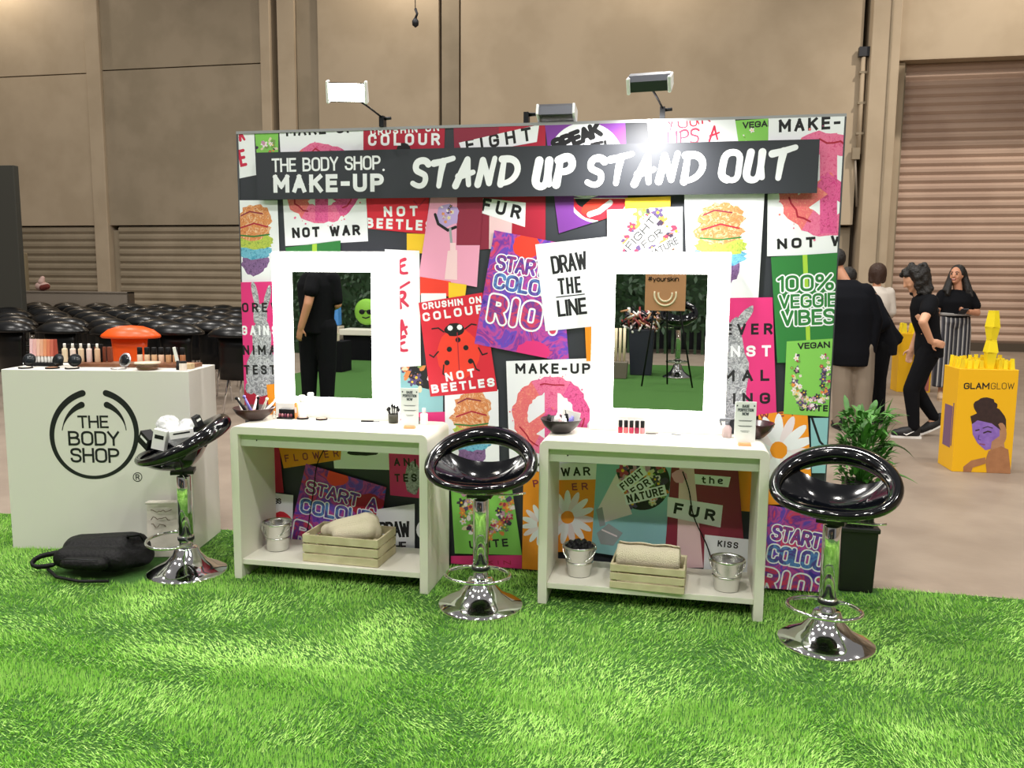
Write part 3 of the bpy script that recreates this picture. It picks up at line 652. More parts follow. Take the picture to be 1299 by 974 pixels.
P.card([(894, 678), (958, 685), (956, 745), (892, 740)], Wh); P.text('KISS', (910, 693), (936, 696), 8, .2, K2, 3); P.disc((925, 728), 16, RED, 20, .06, 9); P.pop()
P.card([(972, 640), (1045, 652), (1042, 765), (968, 755)], MARB)
P.text('START A', (977, 684), (1062, 702), 20, .2, F1, 2.2, outline=ol, rnd=True); P.text('COLOUR', (972, 712), (1060, 728), 23, .2, F2, 2.2, outline=ol, rnd=True); P.text('RIOT', (962, 748), (1052, 766), 30, .23, F3, 2.8, outline=(Wh, .36), rnd=True); P.pop()

bd = thing('printed_backdrop', 'wide booth backdrop printed with overlapping bright campaign posters', 'backdrop', (0, 0, 0))
P.mb.build('printed_fabric', bd)
FRM = mat('backdrop_frame', '#b9babd', .4, .6); FRD = mat('backdrop_side', '#4a4c52', .6)
b = MB(); b.span((-BW/2, 0, .012), (BW/2, .09, BH), FRD); b.span((-BW/2-.008, -.004, BH-.006), (BW/2+.008, .1, BH+.008), FRM)
for s in (-1, 1): b.span((s*(BW/2-.001), -.004, .005), (s*(BW/2+.008), .1, BH-.006), FRD)
b.span((-BW/2, -.004, 0), (BW/2, .1, .019), FRD)
for s in (-1, 0, 1): b.span((s*1.2-.2, .09, 0), (s*1.2+.2, .42, .02), FRM)
b.build('frame', bd)
hb = Print((0, 0, 0), 0.0); hb.off = .035; q0 = [hb.uv(p) for p in ((325, 193), (1040, 177), (1037, 245), (327, 253))]
hb.mb.span((min(q0[0][0], q0[3][0]), -.0349, (q0[2][1]+q0[3][1])/2), (q0[1][0], -.0295, (q0[0][1]+q0[1][1])/2), K)
hb.text('THE BODY SHOP', (345, 218.5), (483, 215), 17.5, .15, Wh, 2.2); hb.disc((486.5, 215.5), 1.6, Wh, 10)
hb.text('MAKE-UP', (347, 244.5), (487, 243), 22.5, .25, Wh, 2.6)
hb.text('STAND', (519, 240), (658, 238), 41, .215, Wh, 2.6, font=BR, rnd=True, slant=.1, jit=.4)
hb.text('UP', (674, 240), (727, 238), 43, .25, Wh, 2.6, font=BR, rnd=True, slant=.1, jit=.3)
hb.text('STAND', (740, 239), (893, 233), 43, .215, Wh, 2.6, font=BR, rnd=True, slant=.1, jit=.4, seed=8)
hb.text('OUT', (908, 234), (1008, 228), 44, .215, Wh, 3, font=BR, rnd=True, slant=.1, jit=.3)
hb.mb.build('header_banner', bd)

# ================================================================ flood lamps clamped on the backdrop's top edge
LAMPB = mat('lamp_housing', '#4a4c52', .35, .7); DARKM = mat('dark_metal', '#2b2c30', .45, .6); FLOOD = mat('lit_flood_lens', '#fff6e4', .5, emit=40)
REFL = mat('lamp_reflector', '#5d6068', .3, .8); ENDC = mat('lamp_end_cap', '#eef0f2', .35)
def flood(label, clamp, head, aim, lit):
    t = thing('flood_lamp', label, 'lamp', clamp)
    c = Vector(clamp); h = Vector(head)-c; d = (Vector(aim)-Vector(head)).normalized()
    X = d.cross(Vector((0, 0, 1))).normalized()*-1; Z = X.cross(d)*-1
    if Z.z < 0: Z = -Z
    M = Matrix((X, -d, Z)).transposed()
    b = MB(); b.span((-.012, -.01, -.035), (.012, .035, .018), DARKM); b.tube([(.012, .01, .006), (.045, .01, .008)], .008, DARKM); b.build('clamp', t)
    b = MB(); b.tube([(0, 0, .012), h*.45+Vector((0, 0, .01)), h*.92], .005, DARKM); b.build('arm', t)
    b = MB(); w, q = .088, .042
    prof = [(-q, -.012), (-q*.9, .03), (-q*.45, .05), (q*.45, .05), (q*.9, .03), (q, -.012)]
    v = [M @ Vector((s*w, p[1], p[0]))+h for s in (-1, 1) for p in prof]; n = len(prof)
    b.add(v, [(i, i+1, n+i+1, n+i) for i in range(n-1)], LAMPB)
    b.build('housing', t, solid=.004)
    for s in (-1, 1):
        b = MB(); b.box(M @ Vector((s*w, .014, 0))+h, (.016, .07, .1), ENDC, M, (.8, .8)); b.build('end_cap', t, bevel=.005)
    b = MB(); b.box(M @ Vector((0, .022, 0))+h, (.16, .004, .06), REFL, M); b.tube([M @ Vector((-.07, .008, 0))+h, M @ Vector((.07, .008, 0))+h], .006, FLOOD if lit else LAMPB)
    b.build('reflector', t)
    b = MB(); b.box(M @ Vector((0, -.01, 0))+h, (.168, .003, .078), FLOOD if lit else CLEAR, M); b.build('lens', t)
    return t
ZC = BH+.045
hL = at(440, 117, -.30)
flood('flood lamp glowing white above the left end of the backdrop', (-.705, 0, ZC), hL, hL+Vector((.25, -1, -.35)), True)
hM = at(706, 147, .02)
flood('flood lamp lying flat on the middle of the backdrop top', (.03, .02, ZC), hM, hM+Vector((.0, -.3, -1.2)), False)
hR = at(825, 109, -.32)
flood('flood lamp raised on a thin arm above the right half of the backdrop', (.685, 0, ZC), hR, hR+Vector((.05, .42, -.8)), False)
lamp('right_flood_light', 'SPOT', hR+Vector((0, .01, -.06)), 60, (1, .97, .92), .05, aim=(.6, 0, 1.5), blend=1.0, cone=150)

# ================================================================ console tables
TW, TH, TD = 1.012, .778, .373
APR = mat('table_apron', '#cfd2c4', .55)
def table(label, x, y, rz=0.0):
    t = thing('console_table', label, 'table', (x, y, 0), rz, 'white console tables')
    r = .035; k = .042
    out = [(0, 0)]+[(p[0], p[1]) for p in arc(r, TH-r, r, 180, 90, 6)]+[(p[0], p[1]) for p in arc(TW-r, TH-r, r, 90, 0, 6)]+[(TW, 0)]
    inn = [(TW-k, 0), (TW-k, TH-k), (k, TH-k), (k, 0)]
    b = MB(); n = len(out)
    # waterfall frame: quads between outer and inner outline, pushed back by the depth
    oi = list(out); ins = []
    for p in out: ins.append((min(max(p[0], k), TW-k), min(p[1], TH-k) if p[1] > 0 else 0))
    V = []
    for yy in (0, TD): V += [(p[0], yy, p[1]) for p in oi]+[(p[0], yy, p[1]) for p in ins]
    F = []
    for i in range(n-1):
        F += [(i, n+i, n+i+1, i+1), (2*n+i, 2*n+i+1, 3*n+i+1, 3*n+i), (i, i+1, 2*n+i+1, 2*n+i), (n+i, 3*n+i, 3*n+i+1, n+i+1)]
    F += [(0, 2*n, 3*n, n), (n-1, 2*n-1, 4*n-1, 3*n-1)]
    b.add(V, F, WHITE); b.build('frame', t, bevel=.003)
    b = MB(); b.span((k, .012, .075), (TW-k, TD-.01, .102), WHITE); b.build('shelf', t, bevel=.002)
    b = MB(); b.span((k, .03, TH-k-.062), (TW-k, .048, TH-k), APR); b.ball((k+.085, .03, TH-k-.03), .004, DARKM, 8); b.build('apron', t, bevel=.002)
    return t
XL, YL, XR, YR = -1.354, -.425, .187, -.418
table('white console table holding the left lit mirror', XL, YL)
table('white console table holding the right lit mirror', XR, YR)

# ================================================================ lit vanity mirrors
MFR = mat('mirror_casing', '#f2f2f0', .4); EDGE = mat('led_edge', '#fffdf8', .5, emit=.9)
def mirror(label, x0, x1, gx0, gx1):
    ym = -.10; z0, z1 = TH+.002, 1.636; t = thing('vanity_mirror', label, 'mirror', ((x0+x1)/2, ym, z0), 0, 'lit vanity mirrors')
    w = (x1-x0)/2; h = z1-z0; a, c = gx0-(x0+x1)/2, gx1-(x0+x1)/2; g0, g1 = .888-z0, 1.5335-z0
    b = MB(); b.span((-w, .008, 0), (w, .055, h), EDGE); b.build('casing', t, bevel=.004)
    b = MB()
    for q in (((-w+.004, 0, .075), (a, .008, h-.004)), ((c, 0, .075), (w-.004, .008, h-.004)), ((a, 0, g1), (c, .008, h-.004)), ((a, 0, .075), (c, .008, g0))): b.span(q[0], q[1], GLOW)
    b.build('light_panel', t)
    b = MB(); b.span((-w+.004, -.001, 0), (w-.004, .008, .073), MFR); b.build('lower_rail', t, bevel=.003)
    b = MB(); b.span((a, .002, g0), (c, .0075, g1), MIRROR); b.build('glass', t)
    return t
mirror('lit mirror on the left table, reflecting a person in black', -1.278, -.602, -1.165, -.735)
mirror('lit mirror on the right table, reflecting a brown smiling sign', .381, 1.022, .491, .919)

# ================================================================ bar stools
def make_stool(label, loc, rz, wrapseat=False):
    t = thing('bar_stool', label, 'bar stool', loc, rz, 'black and chrome bar stools')
    b = MB(); b.lathe([(.198, 0), (.2, .006), (.192, .016), (.15, .034), (.1, .062), (.068, .1), (.056, .13), (.05, .138), (.0, .14)], CHROME, 40); b.build('base', t)
    b = MB(); b.lathe([(.034, .135), (.034, .165), (.037, .168), (.037, .19), (.034, .195), (0, .196)], CHROME, 24); b.lathe([(.0395, .172), (.041, .176), (.041, .184), (.0395, .188)], DARKM, 24); b.build('collar', t)
    b = MB(); b.lathe([(.036, .2), (.036, .5), (.033, .505), (.02, .506), (.02, .535), (0, .536)], CHROME, 28); b.build('column', t)
    b = MB(); pts = [(.145*math.sin(R_(a)), -.075-.115*math.cos(R_(a)), .172) for a in range(-150, 151, 10)]
    pts = [(.03, .0, .185)]+[(p[0], p[1], p[2]) for p in pts[::-1]]+[(-.03, .0, .185)]
    b.tube(pts, .0085, CHROME, 10); b.build('footrest', t)
    b = MB(); b.span((-.055, -.055, .52), (.055, .055, .536), DARKM); b.tube([(.04, .0, .525), (.15, .03, .522), (.2, .04, .53)], .005, CHROME); b.build('lift_lever', t)
    # scoop shell: rim rises to the back, bowl dips in front, open slot between bowl and back rim
    A, Bq = .236, .2
    def rim(phi):
        c = (1-math.cos(phi))/2; return Vector((A*math.sin(phi)*(1-.05*c), -Bq*math.cos(phi)-.005, .60+.165*c**1.35))
    b = MB(); n = 56; ring = [rim(2*math.pi*i/n) for i in range(n)]
    b.tube(ring, [.016+.028*((1-math.cos(2*math.pi*i/n))/2)**1.1 for i in range(n)], GLOSS, 14, True); b.build('back_rim', t)
    b = MB(); nr, na = 12, 84
    yb = .10
    def edge(phi):
        p = rim(phi)
        if p.y > yb:
            s = (p.y-yb)/(Bq-yb); q = Vector((p.x*(1-.0*s), yb+.018*(1-min(1, abs(p.x)/(A*.83))**2), .655)); q.z = .652+.062*min(1, abs(q.x)/(A*.83))**2.2; return q
        return p
    for side, dz in ((0, 0.0), (1, -.026)):
        V = []; F = []
        for j in range(nr+1):
            r = j/nr
            for i in range(na):
                e = edge(2*math.pi*i/na); c0 = Vector((0, -.03, .572+dz)); q = c0.lerp(e, r); q.z = c0.z+(e.z-c0.z)*r**(3.4 if side else 2.2)
                V.append(q)
        for j in range(nr):
            for i in range(na):
                i2 = (i+1) % na; f = (j*na+i, j*na+i2, (j+1)*na+i2, (j+1)*na+i); F.append(f if not side else f[::-1])
        b.add(V, F, GLOSS, True)
    b.build('seat', t)
    return t
sM = make_stool('black glossy stool standing between the two white tables', (-.066, -.50, .004), R_(3))
dup(sM, 'black glossy stool standing at the right end by the potted plant', (1.438, -.575, .004), R_(-20))
dup(sM, 'black glossy stool with plastic wrapped goods on its seat, by the white counter', (-1.632, -.40, .004), R_(-64))

# wrapped goods on the left stool seat
FILM = mat('clear_film', '#f4f6f8', .15, trans=.25, alpha=.7, bump=1.0, bscale=30); SILV = mat('silver_foil', '#d2d6da', .3, .3, bump=.8, bscale=50)
rg = random.Random(4)
o = MB()
for i in range(9): o.ball((rg.uniform(-.13, .12), rg.uniform(-.08, .06), .09+rg.uniform(-.03, .09)), (rg.uniform(.035, .07), .04, rg.uniform(.03, .055)), FILM, 10, Matrix.Rotation(rg.uniform(0, 3), 3, 'Z') @ Matrix.Rotation(rg.uniform(-.6, .6), 3, 'X'))
bx, by, bz = -1.645, -.41, .62
tag(o.build('plastic_wrap', None, (bx, by+.02, bz-.02), R_(15), voxel=.009, smooth=2), 'crumpled clear plastic wrap lying on the left stool seat', 'plastic wrap')
for i, (dx, dy, dz, w, d, h, m, lb) in enumerate(((-.115, -.055, .035, .075, .05, .06, BLACK, 'small black carton at the low front of the left stool seat'), (-.035, -.075, .045, .06, .03, .09, mat('white_carton', '#e8e8e6', .6), 'small white carton among the plastic wrap on the left stool'), (.065, -.05, .075, .1, .045, .035, mat('white_carton'), 'flat white pouch at the high side of the left stool seat'), (.135, -.02, .135, .03, .03, .05, BLACK, 'narrow black carton nearest the raised rim of the left stool'))):
    q = MB(); rot = Matrix.Rotation(.5*i-.4, 3, 'Z') @ Matrix.Rotation(.5-.3*i, 3, 'Y'); w, d, h = w*1.1, d*1.1, h*1.1; q.box((0, 0, 0), (w, d, h), m, rot); q.box(rot @ Vector((0, -d/2-.0006, h*.15)), (w*.7, .001, h*.2), mat('white_carton') if m is BLACK else DARKM, rot)
    tag(q.build('carton', None, (bx+dx, by+dy-.02, bz+dz+.045), 0, bevel=.002), lb, 'carton')

# ================================================================ shelf goods
ZS = .102
def bucket(label, x, y, z):
    t = thing('metal_bucket', label, 'bucket', (x, y, z+.001), 0, 'metal buckets on the table shelves')
    b = MB(); b.lathe([(.0, .004), (.052, .004), (.054, 0), (.056, .004), (.074, .135), (.078, .138), (.078, .146), (.073, .147), (.070, .135), (.053, .008), (0, .008)], STEEL, 28)
    b.lathe([(.0645, .062), (.067, .066), (.0665, .071)], STEEL, 28); b.build('body', t)
    b = MB(); b.tube([(.078*math.cos(R_(a)), -.012-.05*math.sin(R_(a)), .135-.055*math.sin(R_(a))) for a in range(0, 181, 12)], .0024, STEEL, 6); b.build('handle', t)
    for s in (-1, 1): b = MB(); b.ball((s*.077, 0, .135), (.006, .012, .012), STEEL, 8); b.build('handle_ear', t)
    return t
def crate(label, x, y, z, w, d, h, rz=0):
    wd = mat('pale_crate_wood', '#cfc6a4', .75, noise=('#b9ae8a', 14, .5)); t = thing('wooden_crate', label, 'crate', (x, y, z), rz, 'slatted wooden crates')
    sh = h/3
    for nm, yy in (('front_panel', -d/2), ('back_panel', d/2-.009)):
        b = MB()
        for k in range(3): b.span((-w/2, yy, k*sh+.002), (w/2, yy+.009, (k+1)*sh-.006), wd)
        b.build(nm, t, bevel=.0015)
    for s in (-1, 1):
        b = MB()
        for k in range(3): b.span((s*w/2-(.009 if s > 0 else 0), -d/2+.009, k*sh+.002), (s*w/2+(.009 if s < 0 else 0), d/2-.009, (k+1)*sh-.006), wd)
        for e in (-1, 1): b.span((s*(w/2-.009), e*(d/2-.009), .002), (s*(w/2-.027), e*(d/2-.027), h-.006), wd)
        b.build('side_panel', t, bevel=.0015)
    b = MB(); b.span((-w/2+.01, -d/2+.01, .004), (w/2-.01, d/2-.01, .012), wd); b.build('bottom_panel', t); return t
TOWEL = mat('cream_towel', '#eae0c4', .95, bump=.7, bscale=260)
def g_(px, py, z): return ground(px, py, z)
p = g_(347, 700, ZS); bucket('empty metal bucket on the left table shelf', p.x, p.y+.05, ZS)
p = g_(733, 733, ZS); bR1 = bucket('metal bucket full of black balls on the right table shelf', p.x, p.y+.05, ZS)
p = g_(922, 752, ZS); bucket('empty metal bucket at the right end of the right shelf', p.x, p.y+.05, ZS)
for i in range(14):
    a = i*2.4; r = .05*math.sqrt((i+.5)/14); q = MB(); q.ball((0, 0, 0), (.022, .02, .019), BLACK, 10); q.ball((.008, 0, .012), .012, BLACK, 8)
    tag(q.build('black_puff', None, (bR1.location.x+r*math.cos(a), bR1.location.y+r*math.sin(a), ZS+.137+.014*(1-r/.05)), a), 'black round puff heaped in the right table bucket', 'puff', 'black puffs in the bucket')
q = MB(); q.lathe([(0, .014), (.042, .014), (.05, .11), (0, .118)], BLACK, 20); tag(q.build('puff_filling', None, (bR1.location.x, bR1.location.y, ZS)), 'black puffs packed down inside the right table bucket', 'puff', kind='stuff')
c1 = g_(433, 717, ZS); crate('slatted pale crate holding towels on the left shelf', c1.x-.005, c1.y+.125, ZS, .40, .24, .145, R_(-2))
c2 = g_(823, 751, ZS); crate('slatted pale crate with one thick rolled towel on the right shelf', c2.x-.005, c2.y+.115, ZS, .335, .22, .12, R_(-3))
def towel_roll(L, r, seed, turns=2.6, flat=1.0):
    b = MB(); n = 60; pr = []
    for i in range(n+1):
        a = turns*2*math.pi*i/n; rr = r*(.25+.75*i/n); pr.append((rr*math.cos(a), rr*math.sin(a)*flat))
    rgd = random.Random(seed); V = []; m = 12
    for j in range(m+1):
        x = L*(j/m-.5); sag = 1+.05*math.sin(j*1.3+seed)
        for p_ in pr: V.append((x+rgd.uniform(-.002, .002), p_[0]*sag, p_[1]*sag))
    k = len(pr); b.add(V, [(j*k+i, (j+1)*k+i, (j+1)*k+i+1, j*k+i+1) for j in range(m) for i in range(k-1)], TOWEL, True)
    return b
o = towel_roll(.29, .062, 2, 3.2).build('rolled_towel', None, (c2.x-.01, c2.y+.115, ZS+.125), R_(-3), solid=.009, sub=1)
tag(o, 'thick cream towel rolled up in the right crate', 'towel')
o = MB(); o.capsule((-.06, 0, .13), (.10, .02, .165), .05, .062, TOWEL, 14, .9); o.capsule((-.12, .02, .11), (.02, .03, .14), .035, .05, TOWEL); o.capsule((-.03, -.05, .115), (.12, -.03, .14), .03, .045, TOWEL); o.capsule((.1, .01, .17), (.13, .015, .125), .055, .05, TOWEL)
tag(o.build('folded_towel', None, (c1.x-.02, c1.y+.13, ZS+.012), R_(-2), voxel=.008), 'soft cream towel bulging out of the left crate', 'towel')
# cables
def cable(name, label, pts, r=.003): 
    P_ = [Vector(p) for p in pts]; out = []
    for i in range(len(P_)-1):
        a, b_, c, d = P_[max(i-1, 0)], P_[i], P_[i+1], P_[min(i+2, len(P_)-1)]
        for k in range(6):
            t = k/6; out.append(.5*((2*b_)+(c-a)*t+(2*a-5*b_+4*c-d)*t*t+(3*b_-a-3*c+d)*t**3))
    out.append(P_[-1]); q = MB(); q.tube(out, r, BLACK, 8); return tag(q.build(name), label, 'cable')
cable('power_cable', 'black cable hanging behind the right table', [at(866, 598, -.041), at(874, 622, -.043), at(880, 655, -.041), at(896, 690, -.043), at(903, 712, -.042), at(906, 728, -.041)])
cable('mirror_cable', 'black cable hanging down behind the left table', [at(411, 570, -.042), at(402, 590, -.041), at(398, 620, -.043), at(392, 660, -.041), at(388, 690, -.042)])

# ================================================================ things on the left table
ZT = TH
def ontop(px, py):                        # spot on the table tops under a photo point, never inside the mirrors
    p_ = ground(px, py, ZT)
    if p_.y > -.148: p_ = at(px, py, -.148)
    return (p_.x, p_.y, ZT)
WOOD = mat('dark_wood_bowl', '#4a2a24', .35, noise=('#2c1816', 20, .5)); BOWLB = mat('black_bowl', '#221a1c', .3)
def bowl(label, loc, r, h, m):
    b = MB(); b.lathe([(0, .004), (r*.36, .003), (r*.4, 0), (r*.5, .006), (r*.82, h*.52), (r, h), (r*.985, h+.003), (r*.94, h), (r*.76, h*.52), (r*.42, .014), (0, .012)], m, 32)
    return tag(b.build('bowl', None, loc), label, 'bowl')
l1 = ontop(320, 533); l1 = (l1[0], l1[1]+.02, ZT); bowl('dark wooden bowl of sticks and sachets on the left corner of left table', l1, .105, .062, WOOD)
STK = [(WHITE, 'white'), (BLACK, 'black'), (mat('lilac_wrap', '#7d78c4', .5), 'lilac'), (mat('pinkish_wrap', '#e9c6c6', .6), 'pink'), (BLACK, 'black'), (WHITE, 'white'), (mat('white_carton'), 'white')]
for i, (m, cn) in enumerate(STK):
    q = MB(); a = -.9+i*.3; d = Vector((math.sin(a)*.55, .35*math.cos(i*2.1), .55)).normalized(); st = Vector((-.045+.016*i, -.02+.014*(i % 3), .028))
    q.tube([st, st+d*.03, st+d*.095], [.006, .008, .005], m, 8); q.ball(st+d*.1, .009, m, 8)
    tag(q.build('make_up_brush', None, l1), '%s stick lying in the dark wooden bowl, %s from left' % (cn, NTH[i]), 'brush')
def slab_thing(name, label, cat, loc, d, m, rz=0, bev=.002, m2=None):
    q = MB(); q.box((0, 0, d[2]/2), d, m)
    if m2: q.box((0, -d[1]/2-.0005, d[2]*.55), (d[0]*.8, .001, d[2]*.35), m2)
    return tag(q.build(name, None, loc, rz, bevel=bev), label, cat)
l = ontop(364, 529)
t = thing('tester_tray', 'black tray of lip colour testers beside the orange box on left table', 'tray', l)
b = MB(); b.box((0, .01, .024), (.085, .03, .048), BLACK); b.box((0, -.018, .004), (.085, .03, .008), BLACK); b.build('stand', t, bevel=.002)
for i, c in enumerate(('#9a4a5a', '#c98a92', '#7a3050', '#b06a74', '#6a2838')):
    b = MB(); b.lathe([(.006, .008), (.006, .022), (.004, .026), (0, .028)], mat('tester_'+c[1:], c, .3), 10, Matrix.Translation((-.032+.016*i, -.018, 0))); b.build('tester', t)
l = ontop(376, 525); slab_thing('orange_carton', 'slim orange carton standing left of the white bottle on left table', 'carton', (l[0], l[1], ZT), (.012, .022, .085), mat('orange_carton', '#e2984e', .5), .2, m2=mat('pinkish_wrap'))
WBOT = mat('white_bottle', '#f4f2ee', .3)
def bottle(name, label, loc, r, h, m, cap, capr=.6, neck=.72, cat='bottle', group=None):
    t = thing(name, label, cat, loc, 0, group)
    b = MB(); b.lathe([(0, 0), (r*.95, 0), (r, .003), (r, h*neck*.9), (r*.9, h*neck*.97), (r*capr*.8, h*neck), (0, h*neck)], m, 16); b.build('body', t)
    b = MB(); b.lathe([(r*capr, h*neck), (r*capr, h*.97), (r*capr*.85, h), (0, h)], cap, 14); b.build('cap', t); return t
l = ontop(382, 524); bottle('lotion_bottle', 'tall white bottle in front of the left mirror glass corner', (l[0]+.008, l[1], ZT), .02, .125, WBOT, WBOT, .8)
l = ontop(348, 531); bottle('sample_bottle', 'small clear bottle right of the wooden bowl on left table', (l[0], l[1], ZT), .009, .04, CLEAR, WBOT)
PAD = mat('blush_powder', '#d8a890', .8)
def compact(label, loc, r, rz, lid=True, pan=PAD, case=BLACK):
    t = thing('powder_compact', label, 'compact', loc, rz)
    b = MB(); b.lathe([(0, 0), (r*.97, 0), (r, .002), (r, .008), (r*.9, .009), (r*.88, .007), (0, .007)], case, 24); b.build('base', t)
    b = MB(); b.lathe([(0, .0072), (r*.84, .0072), (r*.8, .0085), (0, .009)], pan, 22); b.build('powder', t)
    if lid:
        M = Matrix.Translation((0, r*.98, .008)) @ Matrix.Rotation(R_(100), 4, 'X') @ Matrix.Translation((0, r, 0))
        M = Matrix.Translation((0, r*.98, .008)) @ Matrix.Rotation(R_(72), 4, 'X') @ Matrix.Translation((0, r, 0))
        b = MB(); b.lathe([(0, 0), (r*.98, 0), (r, .001), (r, .004), (0, .0045)], case, 24, M); b.build('lid', t)
        b = MB(); b.lathe([(0, .0046), (r*.8, .0046), (r*.79, .0052), (0, .0052)], mat('dark_mirror', '#1c2024', .12), 22, M); b.build('lid_mirror', t)
    return t
for i, (px, py, lb) in enumerate(((384, 531, 'open powder compact nearest the white bottle on left table'), (408, 532, 'open powder compact under the middle of the left mirror'))):
    l = ontop(px, py); compact(lb, l, .03, .2+.3*i, False)
l = ontop(466, 535); slab_thing('eye_pencil', 'black flat palette lying in front of the left mirror', 'palette', l, (.065, .016, .007), BLACK, .1)
l = ontop(478, 533); slab_thing('lip_pencil', 'thin grey pencil beside the black flat palette', 'pencil', l, (.03, .006, .006), mat('grey_pencil', '#8a8d90', .5), .5)
l = ontop(445, 539); slab_thing('paper_sheet', 'pale blue printed sheet at the front edge of left table', 'paper', l, (.17, .04, .0012), mat('pale_sheet', '#dfe9ee', .8), .0, 0)
l = ontop(499, 533); t = thing('brush_pot', 'dark pot holding short black brushes on left table', 'brush pot', l)
b = MB(); b.lathe([(0, 0), (.024, 0), (.026, .045), (.023, .045), (.021, .004), (0, .004)], mat('olive_pot', '#3a3a2c', .4), 20); b.build('pot', t)
for i in range(6):
    a = i*1.05; b = MB(); q = Vector((math.cos(a)*.014, math.sin(a)*.014, .02)); e = q+Vector((math.cos(a)*.012, math.sin(a)*.01, .04+.008*(i % 3))); b.tube([q, e], .003, BLACK, 6); b.tube([e, e+(e-q)*.18, e+(e-q)*.4], [.005, .008, .002], BLACK, 8); b.build('brush', t)
ACR = mat('white_acrylic', '#f0f2f3', .35); TXT = mat('sign_print', '#4b5258', .7)
def table_sign(label, px, py, w, h, rz):
    l = ontop(px, py); t = thing('tabletop_sign', label, 'sign', l, rz, 'white tabletop signs')
    b = MB(); b.box((0, 0, h/2+.012), (w, .004, h), ACR); b.build('panel', t, bevel=.001)
    b = MB(); b.box((0, -.004, .007), (w*.62, .034, .014), mat('orange_base', '#e7a877', .5), None, (.95, .9)); b.build('base', t, bevel=.002)
    pr = Print((0, 0, 0), 0.0)
    z = h+.012
    def row(s, zc, hh, wt, ww):
        tot = sum((GL[c][0] if c != ' ' else 3.2) for c in s)+3*(len(s)-1); kx = ww/tot; x = -ww/2; pr.k = 0
        for c in s:
            if c == ' ': x += 6.2*kx; continue
            for sm, cl, pts in GL[c][1]:
                q = rounded(pts, cl) if sm else pts; pr.stroke([(x+X*kx, zc+Y*hh/10) for X, Y in q], wt, TXT, cl)
            x += (GL[c][0]+3)*kx
    pr.off = .0026
    row('BASE', z-.026, .011, .003, .028); row('PERFECTION', z-.043, .011, .003, .066); row('NOW', z-.06, .011, .003, .026)
    for zz, ww in ((-.085, .06), (-.088, .05), (-.109, .062), (-.112, .05), (-.132, .04), (-.137, .03)): pr.raw([(-ww/2, z+zz), (ww/2, z+zz), (ww/2, z+zz+.0016), (-ww/2, z+zz+.0016)], TXT)
    for sx in (-1, 1): pr.raw([(sx*w*.4-.003, z-.022), (sx*w*.4+.003, z-.022), (sx*w*.4+.003, z-.015), (sx*w*.4-.003, z-.015)], TXT)
    pr.mb.build('print', t); return t
table_sign('white sign on orange foot at the right end of left table', 520, 543, .088, .185, R_(4))
table_sign('white sign on orange foot at the right end of right table', 944, 565, .092, .185, R_(4))
l = ontop(538, 536); bottle('lotion_bottle', 'small white bottle at the far right of left table', l, .019, .082, WBOT, WBOT, .5, .68)
l = ontop(531, 536); bottle('mascara_tube', 'small black tube beside the small white bottle', l, .006, .035, BLACK, BLACK, .9)

# ================================================================ things on the right table
l2 = ontop(711, 549); bowl('black bowl of cosmetics on the left end of right table', (l2[0], l2[1]+.01, ZT), .098, .066, BOWLB)
for i, (dx, dy, h_, m, cn) in enumerate(((-.055, -.02, .045, BLACK, 'black'), (-.03, -.01, .06, WBOT, 'white'), (-.005, .02, .055, mat('pinkish_wrap'), 'pink'), (.02, -.015, .05, WBOT, 'white'), (.04, .02, .04, mat('lilac_wrap'), 'lilac'), (.03, .03, .07, BLACK, 'black'))):
    q = MB(); q.lathe([(0, 0), (.011, 0), (.012, h_*.7), (.007, h_*.75), (.007, h_), (0, h_)], m, 12, Matrix.Rotation(.35*math.sin(i*2), 4, 'Y')); tag(q.build('sample_tube', None, (l2[0]+dx, l2[1]+.01+dy, ZT+.03+.012*abs(dx)/.05)), '%s sample in the black bowl of right table, %s from left' % (cn, NTH[i]), 'tube')
q = MB(); q.box((0, 0, .02), (.085, .003, .055), WBOT, Matrix.Rotation(.2, 3, 'Y')); tag(q.build('card', None, (l2[0]+.045, l2[1]+.035, ZT+.055)), 'white card standing in the black bowl of right table', 'card')
for i, c in enumerate(('#b03048', '#d46a70', '#c23a5a', '#9a2a4a', '#d88a90')):
    l = ontop(787+7*i, 543.5+.25*i); bottle('nail_polish', 'nail polish bottle with black cap, %s from left in the row on right table' % NTH[i], l, .011, .062, mat('polish_'+c[1:], c, .15), BLACK, .85, .46, 'nail polish', 'nail polish bottles on the right table')
l = ontop(827, 549); slab_thing('flat_palette', 'dark flat palette right of the nail polish row', 'palette', l, (.06, .014, .006), mat('grey_case', '#55504c', .4), .1)
l = ontop(858, 550); slab_thing('eye_pencil', 'grey pencil in front of the right mirror, left of the pink pencil', 'pencil', l, (.05, .007, .006), mat('grey_pencil'), -.4)
l = ontop(888, 553); slab_thing('lip_pencil', 'pale pink pencil in front of the right mirror', 'pencil', l, (.05, .008, .006), mat('pinkish_wrap'), -.1)
l = ontop(835, 541); slab_thing('small_sachet', 'tiny pale sachet under the right mirror glass', 'sachet', l, (.02, .012, .004), mat('pinkish_wrap'), .2)
l = ontop(922, 551); t = thing('spray_bottle', 'clear spray bottle with grey trigger head beside the right sign', 'spray bottle', l)
b = MB(); b.lathe([(0, 0), (.02, 0), (.022, .004), (.022, .045), (.012, .058), (.009, .06), (0, .06)], mat('pink_liquid', '#d9c3c4', .1, trans=.5), 18); b.build('body', t)
